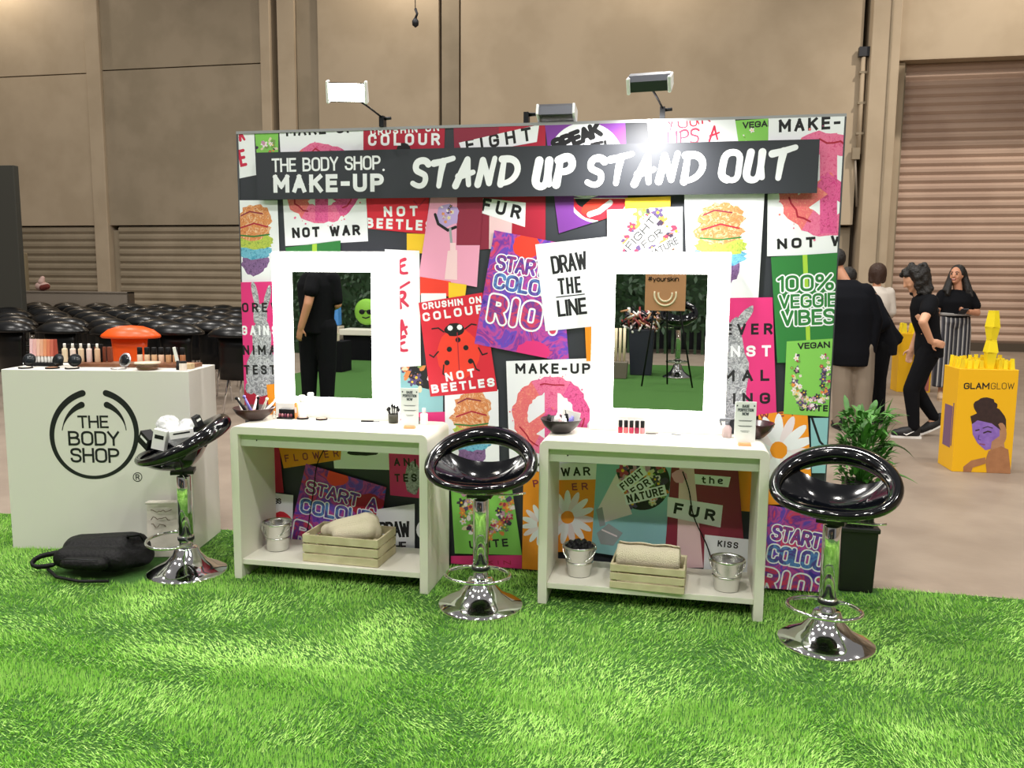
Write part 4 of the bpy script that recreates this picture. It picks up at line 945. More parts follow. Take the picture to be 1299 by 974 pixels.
b = MB(); b.lathe([(.011, .058), (.011, .075), (0, .075)], mat('grey_trigger', '#6d7078', .4), 14); b.box((-.012, 0, .083), (.05, .016, .015), mat('grey_trigger')); b.box((-.03, 0, .07), (.008, .01, .03), mat('grey_trigger'), Matrix.Rotation(-.3, 3, 'Y')); b.build('trigger_head', t, bevel=.003)
l = ontop(970, 563); bowl('dark pinkish bowl at the right rear corner of right table', (l[0]-.035, -.13, ZT), .092, .07, mat('plum_bowl', '#3a2226', .25))
for i, (px, py) in enumerate(((752, 527), (752, 546))):
    pass

# ================================================================ white counter with logo
CO = ground(16.5, 696); C2 = ground(247, 700); crz = math.atan2(C2.y-CO.y, C2.x-CO.x); CWd = math.hypot(C2.x-CO.x, C2.y-CO.y)+.005; CH = 1.0; CD = .37
COUNT = mat('counter_laminate', '#dfddd6', .5)
t = thing('display_counter', 'white box counter with a round black logo on its front', 'counter', (CO.x, CO.y, 0), crz)
b = MB(); b.span((0, 0, 0), (CWd, CD, CH), COUNT); b.build('body', t, bevel=.003)
pr = Print((CO.x, CO.y, 0), crz); pr.off = .0006
lc = (119.5, 551); lr = 57
def swoosh(c, r, a0, a1, w0, w1):
    n = 40; pts = [(c[0]+r*math.cos(R_(a0+(a1-a0)*i/n))*.985, c[1]-r*math.sin(R_(a0+(a1-a0)*i/n))*1.0) for i in range(n+1)]
    pr.line(pts, [w0+(w1-w0)*min(1, i/n*1.15) for i in range(n+1)], K2)
swoosh(lc, 54.5, 106, 272, 8, 4.4); swoosh(lc, 54.5, 74, -92, 8, 4.4)
swoosh((lc[0]-1, lc[1]), 40.5, 112, 172, 8, 1.2); swoosh((lc[0]+1, lc[1]), 40.5, 68, 8, 8, 1.2)
pr.text('THE', (99, 543), (138, 543), 16, .15, K2, 2); pr.text('BODY', (87, 565), (152, 565.5), 18.5, .15, K2, 2); pr.text('SHOP', (90, 586.5), (152, 587), 18.5, .15, K2, 2)
pr.mb.build('logo', t)
pr = Print((CO.x, CO.y, 0), crz); pr.off = .0006; pr.ring((174.5, 605), 5, 6, [K2], 24); pr.text('R', (172.3, 608.5), (177.2, 608.5), 7, .16, K2); pr.mb.build('registered_mark', t)
Mc = Matrix.Translation((CO.x, CO.y, CH)) @ Matrix.Rotation(crz, 4, 'Z')
def oncounter(px, dy, py=None):           # spot on the counter top under a photo column, dy back from the front edge
    d = ray(px, 460); n = Vector((math.sin(crz), -math.cos(crz), 0)); O = Vector((CO.x, CO.y, 0))-n*dy
    tt = (O-CAM).dot(n)/d.dot(n); q = CAM+d*tt; return (q.x, q.y, CH)
TRAY = mat('brown_wood_tray', '#8a5a3c', .5, noise=('#6a4028', 30, .5))
l = oncounter(112, .2); x1 = oncounter(238, .2); slab_thing('wooden_tray', 'long brown wooden tray along the back of the counter', 'tray', ((l[0]+x1[0])/2, (l[1]+x1[1])/2+.02, CH), (.66, .12, .022), TRAY, crz, .003)
# pink tubes in a stand
l = oncounter(58, .2); t = thing('tube_stand', 'black angled stand for pink tubes at the left of the counter', 'stand', l, crz)
b = MB(); b.box((0, 0, .01), (.16, .07, .02), BLACK); b.box((0, .03, .04), (.15, .012, .08), BLACK, Matrix.Rotation(-.15, 3, 'X')); b.build('base', t, bevel=.002)
for i, c in enumerate(('#eec3c8', '#ecb7b4', '#efc0ae', '#eab092', '#e69a72', '#d98060', '#c86a58', '#a84a3c')):
    q = MB(); cm = mat('tube_'+c[1:], c, .4); x = -.068+.0195*i
    q.add([(-.0095, 0, .13), (.0095, 0, .13), (.0095, .002, .13), (-.0095, .002, .13), (-.009, -.009, .035), (.009, -.009, .035), (.009, .009, .035), (-.009, .009, .035)], [(0, 1, 2, 3), (4, 7, 6, 5), (0, 4, 5, 1), (1, 5, 6, 2), (2, 6, 7, 3), (3, 7, 4, 0)], cm)
    q.lathe([(0, 0), (.008, 0), (.008, .035), (0, .035)], WBOT, 10)
    M = Mc.copy(); pos = Vector(l)+Matrix.Rotation(crz, 3, 'Z') @ Vector((x, -.012, .021))
    tag(q.build('cream_tube', None, pos, crz, bevel=.001), 'upright cosmetic tube in the stand, %s from left' % NTH[i], 'tube', 'tubes in the counter stand')
for i in range(5):
    l = oncounter(83+10.3*i, .21); bottle('foundation_bottle', 'cream bottle with black back, %s of five left of the orange chair' % NTH[i], (l[0], l[1], CH+.022), .015, .105, mat('cream_%d' % i, ['#e6d3b4', '#ecd9cc', '#dcc3a4', '#e2c8c0', '#d4b090'][i], .35), WBOT, .5, .75, 'bottle', 'cream bottles on the counter tray')
for i in range(5):
    l = oncounter(88+10.3*i, .235); slab_thing('dark_carton', 'dark carton behind the cream bottles, %s from left' % NTH[i], 'carton', (l[0], l[1], CH+.022), (.02, .016, .1), BLACK, crz, .001)
for i in range(7):
    l = oncounter(178+9*i, .21); bottle('foundation_bottle', 'tan bottle with tall black cap, %s of seven right of the orange chair' % NTH[i], (l[0], l[1], CH+.022), .0155, .088, mat('tan_%d' % i, ['#ecd2b8', '#e4c3a0', '#dcb48c', '#e8c4a8', '#c89a70', '#c08c64', '#a8704c'][i], .3), BLACK, .9, .55, 'bottle', 'tan bottles on the counter tray')
for i in range(3):
    l = oncounter(124+8*i, .24); slab_thing('brown_carton', 'brown carton standing before the orange chair, %s from left' % NTH[i], 'carton', (l[0], l[1], CH+.022), (.022, .02, .085), mat('brown_carton', '#7c3c28', .5), crz, .001)
BRZ = mat('bronze_powder', '#9a6a4a', .8); WPW = mat('pale_powder', '#ddd2c4', .8)
for px, dy, r, rz, pan, cs, lb in ((32, .06, .036, .1, WPW, BLACK, 'small open black compact at the far left of the counter'), (66, .06, .036, -.2, BRZ, BLACK, 'open bronze compact in front of the pink tubes'), (91, .06, .036, .15, WPW, BLACK, 'open black compact with pale powder left of the silver one'), (150, .06, .04, -.3, WPW, mat('silver_case', '#c8c8ca', .25, .7), 'open silver compact in front of the orange chair')):
    l = oncounter(px, dy); compact(lb, l, r, crz+rz, True, pan, cs)
l = oncounter(187, .06); t = thing('round_palette', 'round bronze palette with pale lid lying on the counter', 'palette', l, crz)
b = MB(); b.lathe([(0, 0), (.05, 0), (.06, .02), (.056, .022), (0, .02)], mat('bronze_case', '#7a5c48', .3, .4), 24); b.build('base', t)
b = MB(); b.lathe([(0, .034), (.066, .034), (.068, .037), (.066, .042), (0, .042)], mat('pale_lid', '#e2cfb8', .4), 24); b.lathe([(.05, .02), (.05, .034)], CLEAR, 24); b.build('lid', t)
l = oncounter(226, .07); t = thing('spray_bottle', 'white bottle with black pump near the right end of the counter', 'bottle', l, crz)
b = MB(); b.lathe([(0, 0), (.012, 0), (.012, .02), (.01, .022), (.01, .05), (0, .05)], BLACK, 14); b.build('base', t)
b = MB(); b.box((-.012, 0, .085), (.018, .014, .08), WBOT, Matrix.Rotation(-.2, 3, 'Y'), (.8, .9)); b.build('body', t, bevel=.003)
l = oncounter(232, .05); bottle('cream_jar', 'short white jar with black lid at the right end of the counter', l, .02, .05, mat('cream_jar', '#ecdfd2', .35), BLACK, 1.02, .82)
l = oncounter(240, .13); slab_thing('wooden_block', 'small pale wooden block at the right end of the counter', 'block', l, (.04, .05, .03), mat('pale_block', '#cdb48c', .6), crz, .002)

# ================================================================ backpack and paper bag
BP = mat('black_nylon', '#08080a', .6, spec=.25, bump=.25, bscale=60)
pb = ground(150, 733); t = thing('backpack', 'black backpack lying on the turf in front of the white counter', 'backpack', (-2.10, -.47, .02), R_(6)); t.scale = (.94, .94, .88)
b = MB()
for a, c, ra, rb in (((-.13, .05, .09), (.17, .06, .1), .085, .1), ((-.13, -.07, .075), (.17, -.08, .08), .065, .075), ((-.12, 0, .11), (.16, 0, .13), .06, .07), ((.17, -.06, .08), (.24, .03, .07), .07, .07)): b.capsule(a, c, ra, rb, BP, 14, .95)
b.build('body', t, voxel=.012)
b = MB(); b.capsule((-.06, -.15, .075), (.12, -.155, .08), .045, .05, BP, 12, .8); b.build('front_pocket', t, voxel=.01)
b = MB(); b.tube([(-.15, -.1, .05), (-.27, -.13, .022), (-.31, -.11, .05), (-.28, -.07, .08), (-.2, -.05, .09), (-.16, -.04, .1)], .017, BP, 8); b.build('shoulder_strap', t, sub=1)
b = MB(); b.tube([(-.2, -.12, .02), (-.1, -.2, .01), (.05, -.24, .008), (.2, -.22, .008)], .009, BP, 8); b.build('strap_webbing', t)
b = MB(); b.tube([(.18, 0, .17), (.2, -.02, .2), (.25, .01, .2), (.27, .02, .16)], .01, BP, 8); b.build('handle', t)
b = MB(); b.tube([(-.08, -.192, .11), (.02, -.2, .118), (.13, -.2, .115)], .003, DARKM, 6); b.build('zip', t)
PAPER = mat('paper_bag', '#cfcabd', .85, bump=.2, bscale=18)
cb = ground(213, 706); t = thing('paper_bag', 'small white paper bag with brown scrawl leaning on the counter', 'bag', (-1.875, -.215, .004), crz+.08)
b = MB(); b.box((0, .03, .15), (.2, .07, .3), PAPER, Matrix.Rotation(-.06, 3, 'X'), (1.0, .5)); b.box((0, .0, .297), (.2, .01, .012), PAPER); b.build('body', t, bevel=.004)
INKB = mat('brown_scrawl', '#6b5c4c', .8)
for r in range(3):
    b = MB(); x = -.07; pts = []; rg = random.Random(r)
    while x < .05-.02*r: pts.append((x, -.0065+.012*(.27-.035*r)*0, .255-.04*r+rg.uniform(-.011, .011))); x += .011
    b.tube(pts, .0022, INKB, 5); b.build('writing', t)

# ================================================================ potted plant
LEAF = mat('fern_leaf', '#56923a', .5, noise=('#376e28', 9, .4)); POT = mat('black_pot', '#121314', .45)
pp = (1.68, .13, 0); t = thing('potted_plant', 'leafy green plant in a tall black pot behind the right stool', 'plant', (pp[0], pp[1], .004))
b = MB(); b.box((0, 0, .155), (.155, .155, .31), POT, None, (1.12, 1.12)); b.span((-.094, -.094, .3), (.094, .094, .325), POT)
b.build('pot', t, bevel=.006)
b = MB(); b.box((0, 0, .43), (.13, .13, .22), POT, None, (1.05, 1.05))
for k in range(6): b.box((-.06+.024*k, -.07, .43), (.009, .008, .22), POT)
b.build('liner', t, bevel=.004)
b = MB(); rg = random.Random(11)
def leaf(base, yaw, L, wd, rise, droop):
    n = 7; V = []; d = Vector((math.cos(yaw), math.sin(yaw), 0)); sd = Vector((-d.y, d.x, 0))
    for i in range(n+1):
        q = i/n; p_ = Vector(base)+d*(L*q*math.cos(rise)*1.0)+Vector((0, 0, L*(math.sin(rise)*q-droop*q*q))); w_ = wd*math.sin(math.pi*min(1, .08+.92*q)**.8)
        V += [p_-sd*w_+Vector((0, 0, w_*.4)), p_, p_+sd*w_+Vector((0, 0, w_*.4))]
    b.add(V, [(3*i+j, 3*i+j+1, 3*i+j+4, 3*i+j+3) for i in range(n) for j in range(2)], LEAF, True)
for i in range(420):
    h0 = rg.uniform(.5, .84); r0 = .11*math.sqrt(rg.random()); a0 = rg.uniform(0, 6.283); yw = a0+rg.uniform(-.9, .9); leaf((max(-.075, r0*math.cos(a0)), r0*math.sin(a0), h0), yw, rg.uniform(.07, .14)*(.5 if math.cos(yw) < -.2 else 1), rg.uniform(.008, .015), rg.uniform(.3, 1.4), rg.uniform(.1, .6))
leaf((.05, -.02, .66), .1, .24, .028, .7, .75); leaf((.05, -.03, .56), -.2, .2, .02, .25, .4); leaf((.06, 0, .62), .35, .2, .022, .9, .5)
for i in range(9):
    a = i*.7; b.tube([(0, 0, .45), (.02*math.cos(a), .02*math.sin(a), .6), (.05*math.cos(a), .05*math.sin(a), .78)], .005, LEAF, 6)
b.build('foliage', t).scale = (1.05, 1.05, 1.04)

# ================================================================ rows of shell chairs at the back left
CHB = mat('chair_black', '#07080a', .28, spec=.35); CHO = mat('chair_orange', '#f0560f', .35)
def make_chair(label, m, loc, rz):
    t = thing('shell_chair', label, 'chair', loc, rz)
    # a curved upright panel carries a wide domed cap; seen here from behind (+y is the sitter's side)
    b = MB(); n = 14; rows = []
    for z, hw, cv in ((.40, .16, .04), (.6, .17, .05), (.75, .175, .05), (.9, .19, .05)):
        rows.append([Vector((hw*math.sin(R_(a)), -.06+cv*(1-math.cos(R_(a))), z)) for a in [-90+180*i/n for i in range(n+1)]])
    k = n+1; b.add([p for r in rows for p in r], [(j*k+i, j*k+i+1, (j+1)*k+i+1, (j+1)*k+i) for j in range(len(rows)-1) for i in range(n)], m, True)
    b.build('backrest', t, solid=.03)
    b = MB(); b.lathe([(0, .868), (.26, .872), (.305, .868), (.318, .884), (.31, .902), (.24, .955), (.13, .99), (0, 1.0)], m, 32, Matrix.Translation((0, .02, 0)), True, 1, .62); b.build('headrest_cap', t)
    b = MB(); b.lathe([(0, .405), (.17, .40), (.22, .42), (.225, .435), (.2, .43), (.0, .415)], m, 24, Matrix.Translation((0, .2, 0))); b.build('seat', t)
    for sx in (-1, 1):
        for yy in (.04, .36):
            b = MB(); b.tube([(sx*.13, yy+(.03 if yy < .2 else -.03), .41), (sx*.2, yy, 0)], .011, CHROME, 8); b.build('leg', t)
    return t
CP = at(165, 430, 3.7); ch_o = make_chair('bright orange shell chair behind the white counter', CHO, (CP.x, 3.7, 0), R_(8))
ch0 = make_chair('black shell chair right beside the orange chair', CHB, (at(224, 430, 4.35).x, 4.35, 0), R_(5))
ROWN = ['front row', 'second row', 'third row', 'fourth row', 'fifth row', 'sixth row', 'seventh row', 'back row']
ch0['group'] = 'black shell chairs'
rg = random.Random(2)
for r in range(8):
    y = 4.15+.95*r; xl = at(-12, 420, y).x; xr = at(312, 420, y).x; sp = .70 if r else .72
    xs = []; x = xr-.1-(.35 if r % 2 else .05)
    while x > xl-.25: xs.append(x); x -= sp
    if r == 0: xs = [x for x in xs if x < CP.x-.45 or x > ch0.location.x+.55]
    xs = [x for x in xs[::-1] if not (x < -10.4 and 8.3 < y < 9.8)]
    for i, x in enumerate(xs):
        dup(ch0, 'black shell chair in the %s of chairs, %s from left' % (ROWN[r], NTH[i] if i < 12 else 'number %d' % (i+1)), (x+rg.uniform(-.02, .02), y+rg.uniform(-.05, .05), 0), rg.uniform(-.07, .07), 'black shell chairs')
# low partition, dark screen
PART = mat('partition_grey', '#8b8175', .8); PARTD = mat('screen_dark', '#35352f', .8)
b = MB(); b.span((-16.5, 12.1, 0), (-11.0, 12.25, 1.19), PART); b.span((-16.5, 12.08, 1.17), (-10.98, 12.27, 1.2), PART); b.span((-11.02, 12.08, 0), (-10.98, 12.27, 1.2), GAP)
tag(b.build('low_partition'), 'low grey partition behind the rows of black chairs', 'partition')
b = MB(); b.add([(-13.2, 9.0, 0), (-10.93, 9.0, 0), (-10.93, 9.0, 1.2), (-10.93, 9, 3.48), (-13.2, 9.0, 3.5), (-13.2, 9.12, 0), (-10.93, 9.12, 0), (-10.93, 9.12, 1.2), (-10.93, 9.12, 3.48), (-13.2, 9.12, 3.5)], [(0, 1, 2, 3, 4), (9, 8, 7, 6, 5), (1, 6, 7, 2), (2, 7, 8, 3), (3, 8, 9, 4), (4, 9, 5, 0), (0, 5, 6, 1)], PARTD)
b.span((-13.2, 8.96, 0), (-10.9, 9.16, .05), PARTD)
tag(b.build('dark_screen', bevel=.01), 'tall dark screen at the far left edge of the hall', 'screen')
p_ = at(30, 345, 12.6); b = MB(); b.span((p_.x-.05, 12.6, 0), (p_.x+.05, 12.7, 2.05), mat('post_beige', '#7d7158', .8)); b.span((p_.x-.15, 12.5, 0), (p_.x+.15, 12.8, .03), PART); tag(b.build('post', bevel=.01), 'beige post beside the tall dark screen', 'post')
p_ = at(55, 368, 12.17); b = MB(); b.capsule((-.08, 0, .1), (.07, 0, .1), .1, .09, mat('pale_pink_cloth', '#c9a9a0', .9)); b.capsule((-.02, -.02, .2), (.0, 0, .28), .07, .05, mat('pale_pink_cloth')); b.capsule((.03, -.05, .07), (.14, -.04, .1), .07, .06, mat('dark_red_cloth', '#6a2a22', .9))
tag(b.build('cloth_bundle', None, (p_.x, 12.17, 1.2)), 'pink and dark red bundle lying on the low partition', 'bundle')
# conduit, hanging hook
b = MB(); a0, a1 = at(1096, 66, YW-.14), at(1089, 195, YW-.14); a2 = at(1087, 262, YW-.14)
b.tube([a0, a1], .05, WALLP, 10); b.tube([a1+Vector((-.08, 0, .1)), a2], .025, mat('pipe_grey', '#8d8478', .5, .4), 8); b.box(a0, (.22, .14, .2), DARKM); b.box(a1+Vector((-.06, 0, 0)), (.16, .12, .25), WALLD)
for k in range(3): b.box(a0.lerp(a1, .2+.3*k), (.16, .1, .05), WALLD)
tag(b.build('conduit_pipe'), 'vertical conduit pipe with dark box on wall left of roller door', 'pipe')
q0 = at(527, 32, 9.0); t = thing('hanging_hook', 'small dark hook on a thin cable hanging from the roof', 'hook', q0)
b = MB(); b.tube([(0, 0, .25), (0, 0, 9)], .007, DARKM, 6); b.build('cable', t)
b = MB(); b.tube([(0, 0, .25), (.03, 0, .17), (0, 0, .1)], .02, DARKM, 8); b.lathe([(0, -.04), (.05, .0), (.055, .06), (.02, .11), (0, .12)], DARKM, 12); b.build('hook', t)

# ================================================================ people
SKIN = mat('skin', '#c98f70', .5); SKIN2 = mat('skin_light', '#dba686', .5); HAIR = mat('dark_hair', '#15110f', .5, bump=.6, bscale=90); BRHAIR = mat('brown_hair', '#3b2418', .5, bump=.6, bscale=90)
NAVY = mat('black_cloth', '#0a0b10', .9, spec=.2); JACK = mat('dark_jacket', '#0b0d14', .9, spec=.2); KHAKI = mat('khaki_cloth', '#8f8273', .9); EYEM = mat('eye_dark', '#1a1210', .3); LIPM = mat('lips', '#a8453f', .4); TEETH = mat('teeth', '#efe8e0', .4); SHOE = mat('shoe_black', '#141416', .6); SOLE = mat('shoe_sole', '#e8e6e2', .6)
def V3(*p): return Vector(p)
def head(b, c, fwd, m, up=(0, 0, 1), k=1.0):
    f = Vector(fwd).normalized(); u = Vector(up); u = (u-f*u.dot(f)).normalized(); r = f.cross(u); M = Matrix((r, f, u)).transposed()
    A = lambda p: M @ (Vector(p)*k)+Vector(c)
    b.ball(c, (.073*k, .092*k, .105*k), m, 18, M); b.ball(A((0, .028, -.055)), (.052*k, .058*k, .062*k), m, 14, M)
    b.capsule(A((0, .088, .012)), A((0, .102, -.022)), .009*k, .014*k, m, 8); b.ball(A((0, .075, -.088)), (.022*k, .018*k, .016*k), m, 8, M)
    for s in (-1, 1):
        b.ball(A((s*.074, -.008, -.01)), (.01*k, .02*k, .03*k), m, 8, M); b.ball(A((s*.035, .062, -.03)), (.022*k, .022*k, .022*k), m, 8, M)
    return A, M
def hand(b, w, d, pn, m, side=1, curl=.5):
    d = Vector(d).normalized(); n = Vector(pn); n = (n-d*n.dot(d)).normalized(); s = d.cross(n)*side
    M = Matrix((s, d, n)).transposed(); w = Vector(w)
    b.ball(w+d*.05, (.04, .056, .017), m, 12, M); b.capsule(w-d*.01, w+d*.03, .026, .028, m, 10)
    for i, (o, L) in enumerate(((-.029, .062), (-.01, .074), (.01, .07), (.028, .055))):
        p0 = w+d*.088+s*o; p1 = p0+(d*math.cos(curl*.5)+n*math.sin(curl*.5))*L*.5; p2 = p1+(d*math.cos(curl*1.4)+n*math.sin(curl*1.4))*L*.5
        b.capsule(p0-d*.02, p1, .0098, .009, m, 8); b.capsule(p1, p2, .009, .0075, m, 8)
    p0 = w+d*.03-s*.032; p1 = p0+(d*.6-s*.7+n*.25).normalized()*.04; b.capsule(p0, p1, .0125, .0105, m, 8); b.capsule(p1, p1+(d*.9-s*.2+n*.3).normalized()*.032, .0105, .008, m, 8)
def limb(b, pts, rs, m, n=12):
    for i in range(len(pts)-1): b.capsule(pts[i], pts[i+1], rs[i], rs[i+1], m, n)
def shoe(t, heel, toe, m=SHOE, sole=SOLE, k=1.0):
    h, q = Vector(heel), Vector(toe); b = MB(); d = (q-h).normalized(); b.capsule(h+V3(0, 0, .045)*k, h.lerp(q, .55)+V3(0, 0, .045)*k, .042*k, .05*k, m); b.capsule(h.lerp(q, .25)+V3(0, 0, .075), h.lerp(q, .6)+V3(0, 0, .06), .04, .04, m); b.capsule(h.lerp(q, .5)+V3(0, 0, .046), q-d*.03+V3(0, 0, .04), .05*k, .04*k, m); b.capsule(h+V3(0, 0, .05), h+V3(0, 0, .1), .042, .04, m)
    o = b.build('shoe', t, voxel=.012, smooth=2)
    b = MB(); s = d.cross(V3(0, 0, 1)); P0 = [h-d*.04+s*.036, h-d*.045-s*.036, h.lerp(q, .6)-s*.046, q-s*.026, q+d*.012, q+s*.026, h.lerp(q, .6)+s*.046]
    nn = len(P0); b.add([p-V3(0, 0, .004) for p in P0]+[p+V3(0, 0, .018) for p in P0], [tuple(range(nn)), tuple(range(2*nn-1, nn-1, -1))]+[(i, nn+i, nn+(i+1) % nn, (i+1) % nn) for i in range(nn)], sole); b.build('sole', o)
def face(t, A, smile=True):
    for s in (-1, 1):
        b = MB(); b.ball(A((s*.031, .081, .012)), .011, EYEM, 8); b.build('eye', t)
        b = MB(); b.tube([A((s*.014, .088, .034)), A((s*.032, .086, .04)), A((s*.052, .072, .032))], .004, HAIR, 6); b.build('eyebrow', t)
    b = MB(); b.tube([A((-.026, .074, -.05)), A((-.012, .087, -.058)), A((.012, .087, -.058)), A((.026, .074, -.05))], [.004, .009, .009, .004], LIPM, 8); b.build('lips', t)
# --- walking woman in black, hand on hip, head bowed (faces left, seen from the side)
wp = Vector((3.12, 4.6, 0)); t = thing('person', 'woman in black tee and leggings walking with hand on hip, head bowed', 'person', wp)
hd = V3(-.11, 0, 1.545)
b = MB(); A, M = head(b, hd, (-.85, -.05, -.5), SKIN2, (-.45, 0, .85), 1.0)
b.capsule((-.03, .02, 1.36), hd+V3(.03, 0, -.05), .055, .052, SKIN2)
sh, chest, waist, hip = V3(.0, 0, 1.34), V3(.0, 0, 1.2), V3(.05, 0, 1.02), V3(.06, 0, .88)
b.capsule(V3(0, -.12, 1.31), V3(0, .12, 1.31), .055, .055, SKIN2); b.capsule(V3(0, -.07, 1.2), V3(0, .07, 1.2), .1, .1, SKIN2); b.capsule(V3(.04, -.05, 1.04), V3(.04, .05, 1.04), .09, .09, SKIN2); b.capsule(V3(.07, -.07, .9), V3(.07, .07, .9), .105, .105, SKIN2); b.capsule(sh, waist, .1, .09, SKIN2); b.capsule(waist, hip, .09, .1, SKIN2)
sR, eR, wR = V3(.02, -.17, 1.33), V3(-.04, -.30, 1.12), V3(.04, -.22, .94)
sR, eR, wR = V3(.02, -.165, 1.31), V3(-.085, -.31, 1.15), V3(.02, -.235, .965)
limb(b, [sR, eR, wR], [.05, .04, .03], SKIN2); hand(b, wR, (.85, .12, -.25), (0, 1, 0), SKIN2, 1, .5)
limb(b, [V3(.02, .17, 1.33), V3(.05, .25, 1.08), V3(-.02, .24, .86)], [.05, .04, .03], SKIN2); hand(b, V3(-.02, .24, .86), (-.2, 0, -1), (0, -1, 0), SKIN2, -1, .6)
kF, aF, kB, aB = V3(-.08, -.06, .48), V3(-.03, -.06, .09), V3(.0, .09, .47), V3(.20, .1, .17)
limb(b, [V3(.05, -.08, .86), kF, aF], [.09, .06, .04], SKIN2); limb(b, [V3(.08, .08, .86), kB, aB], [.09, .06, .04], SKIN2)
limb(b, [aF, aF+V3(-.13, 0, -.05)], [.038, .03], SKIN2); limb(b, [aB, aB+V3(-.09, 0, -.1)], [.038, .03], SKIN2)
b.build('body', t, voxel=.009, smooth=3)
b = MB(); b.loft([(.075, 0, .80, .125, .175), (.07, 0, .9, .128, .18), (.055, 0, 1.02, .108, .155), (.02, 0, 1.15, .122, .17), (.0, 0, 1.27, .122, .185), (-.005, 0, 1.36, .1, .175), (-.01, 0, 1.41, .065, .1), (-.01, 0, 1.425, .05, .06)], NAVY); b.capsule(V3(.015, -.14, 1.335), V3(-.03, -.225, 1.245), .078, .07, NAVY); b.capsule(V3(.02, .15, 1.34), V3(.03, .2, 1.22), .07, .066, NAVY)
b.build('t_shirt', t, voxel=.012, smooth=3)
b = MB(); limb(b, [V3(.06, -.075, .86), kF, aF+V3(0, 0, .02)], [.108, .076, .052], NAVY); limb(b, [V3(.08, .075, .86), kB, aB+V3(-.01, 0, .02)], [.108, .074, .052], NAVY); b.capsule(V3(.07, -.06, .9), V3(.07, .06, .9), .117, .117, NAVY); b.build('leggings', t, voxel=.012, smooth=3)
shoe(t, aF+V3(.02, 0, -.085), aF+V3(-.20, 0, -.085)); b = MB(); q = aF+V3(-.06, -.056, -.03); b.tube([q+V3(-.045, .006, -.01), q+V3(-.02, 0, -.022), q+V3(.05, .004, .016)], [.002, .008, .002], SOLE, 6); b.build('shoe_mark', t)
hb_, tb_ = aB+V3(.045, 0, -.07), aB+V3(-.13, 0, -.165); shoe(t, hb_, tb_)
b = MB(); b.ball(hd+V3(.03, 0, .035), (.105, .1, .105), HAIR, 16); rg = random.Random(7)
for i in range(150):                                      # loose curls round the head and down to the shoulders
    a = rg.uniform(-math.pi, math.pi); z = rg.uniform(-.2, .13); rr = .098*math.sqrt(max(.35, 1-(max(z, 0)/.14)**2))
    if abs(a) > 2.5 and z < .03: continue
    x = .025+rr*math.cos(a)*(1.05 if z > -.05 else .9)+(-.02 if z < -.05 and abs(a) > 1.4 else .0)+(.03 if z < -.08 and abs(a) < 1.2 else 0)
    if z < .0 and abs(a) > 1.45: continue
    b.ball(hd+V3(x, rr*math.sin(a)*1.02, z+.01), rg.uniform(.024, .038), HAIR, 8)
for i in range(46):
    q = rg.random(); b.ball(hd+V3(.10+.07*q+rg.uniform(-.035, .035), rg.uniform(-.1, .1), -.03-.27*q), rg.uniform(.026, .038), HAIR, 8)
for i in range(26):
    q = rg.random(); sd = -1 if i % 2 else 1; b.ball(hd+V3(-.02+.06*rg.random()+.05*q, sd*rg.uniform(.075, .1), .06-.2*q), rg.uniform(.022, .032), HAIR, 8)
for i in range(12): b.ball(hd+V3(-.085+rg.uniform(-.02, .02), rg.uniform(-.07, .07), rg.uniform(.03, .08)), rg.uniform(.022, .032), HAIR, 8)
b.build('hair', t, voxel=.011, smooth=1)
# --- smiling woman in striped trousers
wp = Vector((4.30, 7.6, 0)); t = thing('person', 'smiling woman in black top and striped wide trousers by yellow box', 'person', wp, R_(0))
hd = V3(-.02, -.02, 1.625)
b = MB(); A, M = head(b, hd, (-.55, -.83, .0), SKIN, (0, 0, 1), 1.02); b.capsule((.02, 0, 1.42), hd+V3(.01, .01, -.06), .056, .054, SKIN)
b.capsule(V3(-.13, 0, 1.35), V3(.13, 0, 1.35), .055, .055, SKIN); b.capsule(V3(-.08, 0, 1.24), V3(.08, 0, 1.24), .1, .1, SKIN); b.capsule(V3(0, 0, 1.34), V3(0, 0, .95), .09, .085, SKIN); b.capsule(V3(-.07, 0, .92), V3(.07, 0, .92), .078, .078, SKIN)
limb(b, [V3(-.17, 0, 1.37), V3(-.235, -.03, 1.12), V3(-.27, -.06, .9)], [.052, .042, .032], SKIN); hand(b, V3(-.27, -.06, .9), (.0, -.15, -1), (1, 0, 0), SKIN, -1, .5)
limb(b, [V3(.17, 0, 1.37), V3(.26, -.02, 1.14), V3(.1, -.2, 1.16)], [.052, .043, .032], SKIN); hand(b, V3(.1, -.2, 1.16), (-.8, -.45, .05), (.2, .2, 1), SKIN, 1, .9)
for s in (-1, 1): limb(b, [V3(s*.09, 0, .9), V3(s*.09, -.01, .48), V3(s*.085, .02, .09), V3(s*.09, -.13, .035)], [.1, .065, .04, .03], SKIN)
b.build('body', t, voxel=.009, smooth=3); face(t, A)
b = MB(); b.tube([A((-.016, .09, -.053)), A((.016, .09, -.053))], .0045, TEETH, 6); b.build('teeth', t)
b = MB(); b.loft([(0, 0, 1.08, .175, .13), (0, -.005, 1.18, .178, .138), (0, -.01, 1.28, .195, .145), (0, 0, 1.37, .19, .11), (0, 0, 1.42, .11, .075), (0, 0, 1.44, .06, .055)], NAVY)
b.capsule(V3(-.16, 0, 1.37), V3(-.215, -.01, 1.235), .072, .068, NAVY); b.capsule(V3(.16, 0, 1.37), V3(.235, -.01, 1.235), .075, .07, NAVY); b.build('t_shirt', t, voxel=.012, smooth=3)
STRP = stripe_mat('striped_cloth', ['#23232a', '#23232a', '#a9a6a2', '#4a4a52'], 0, .052)
b = MB()
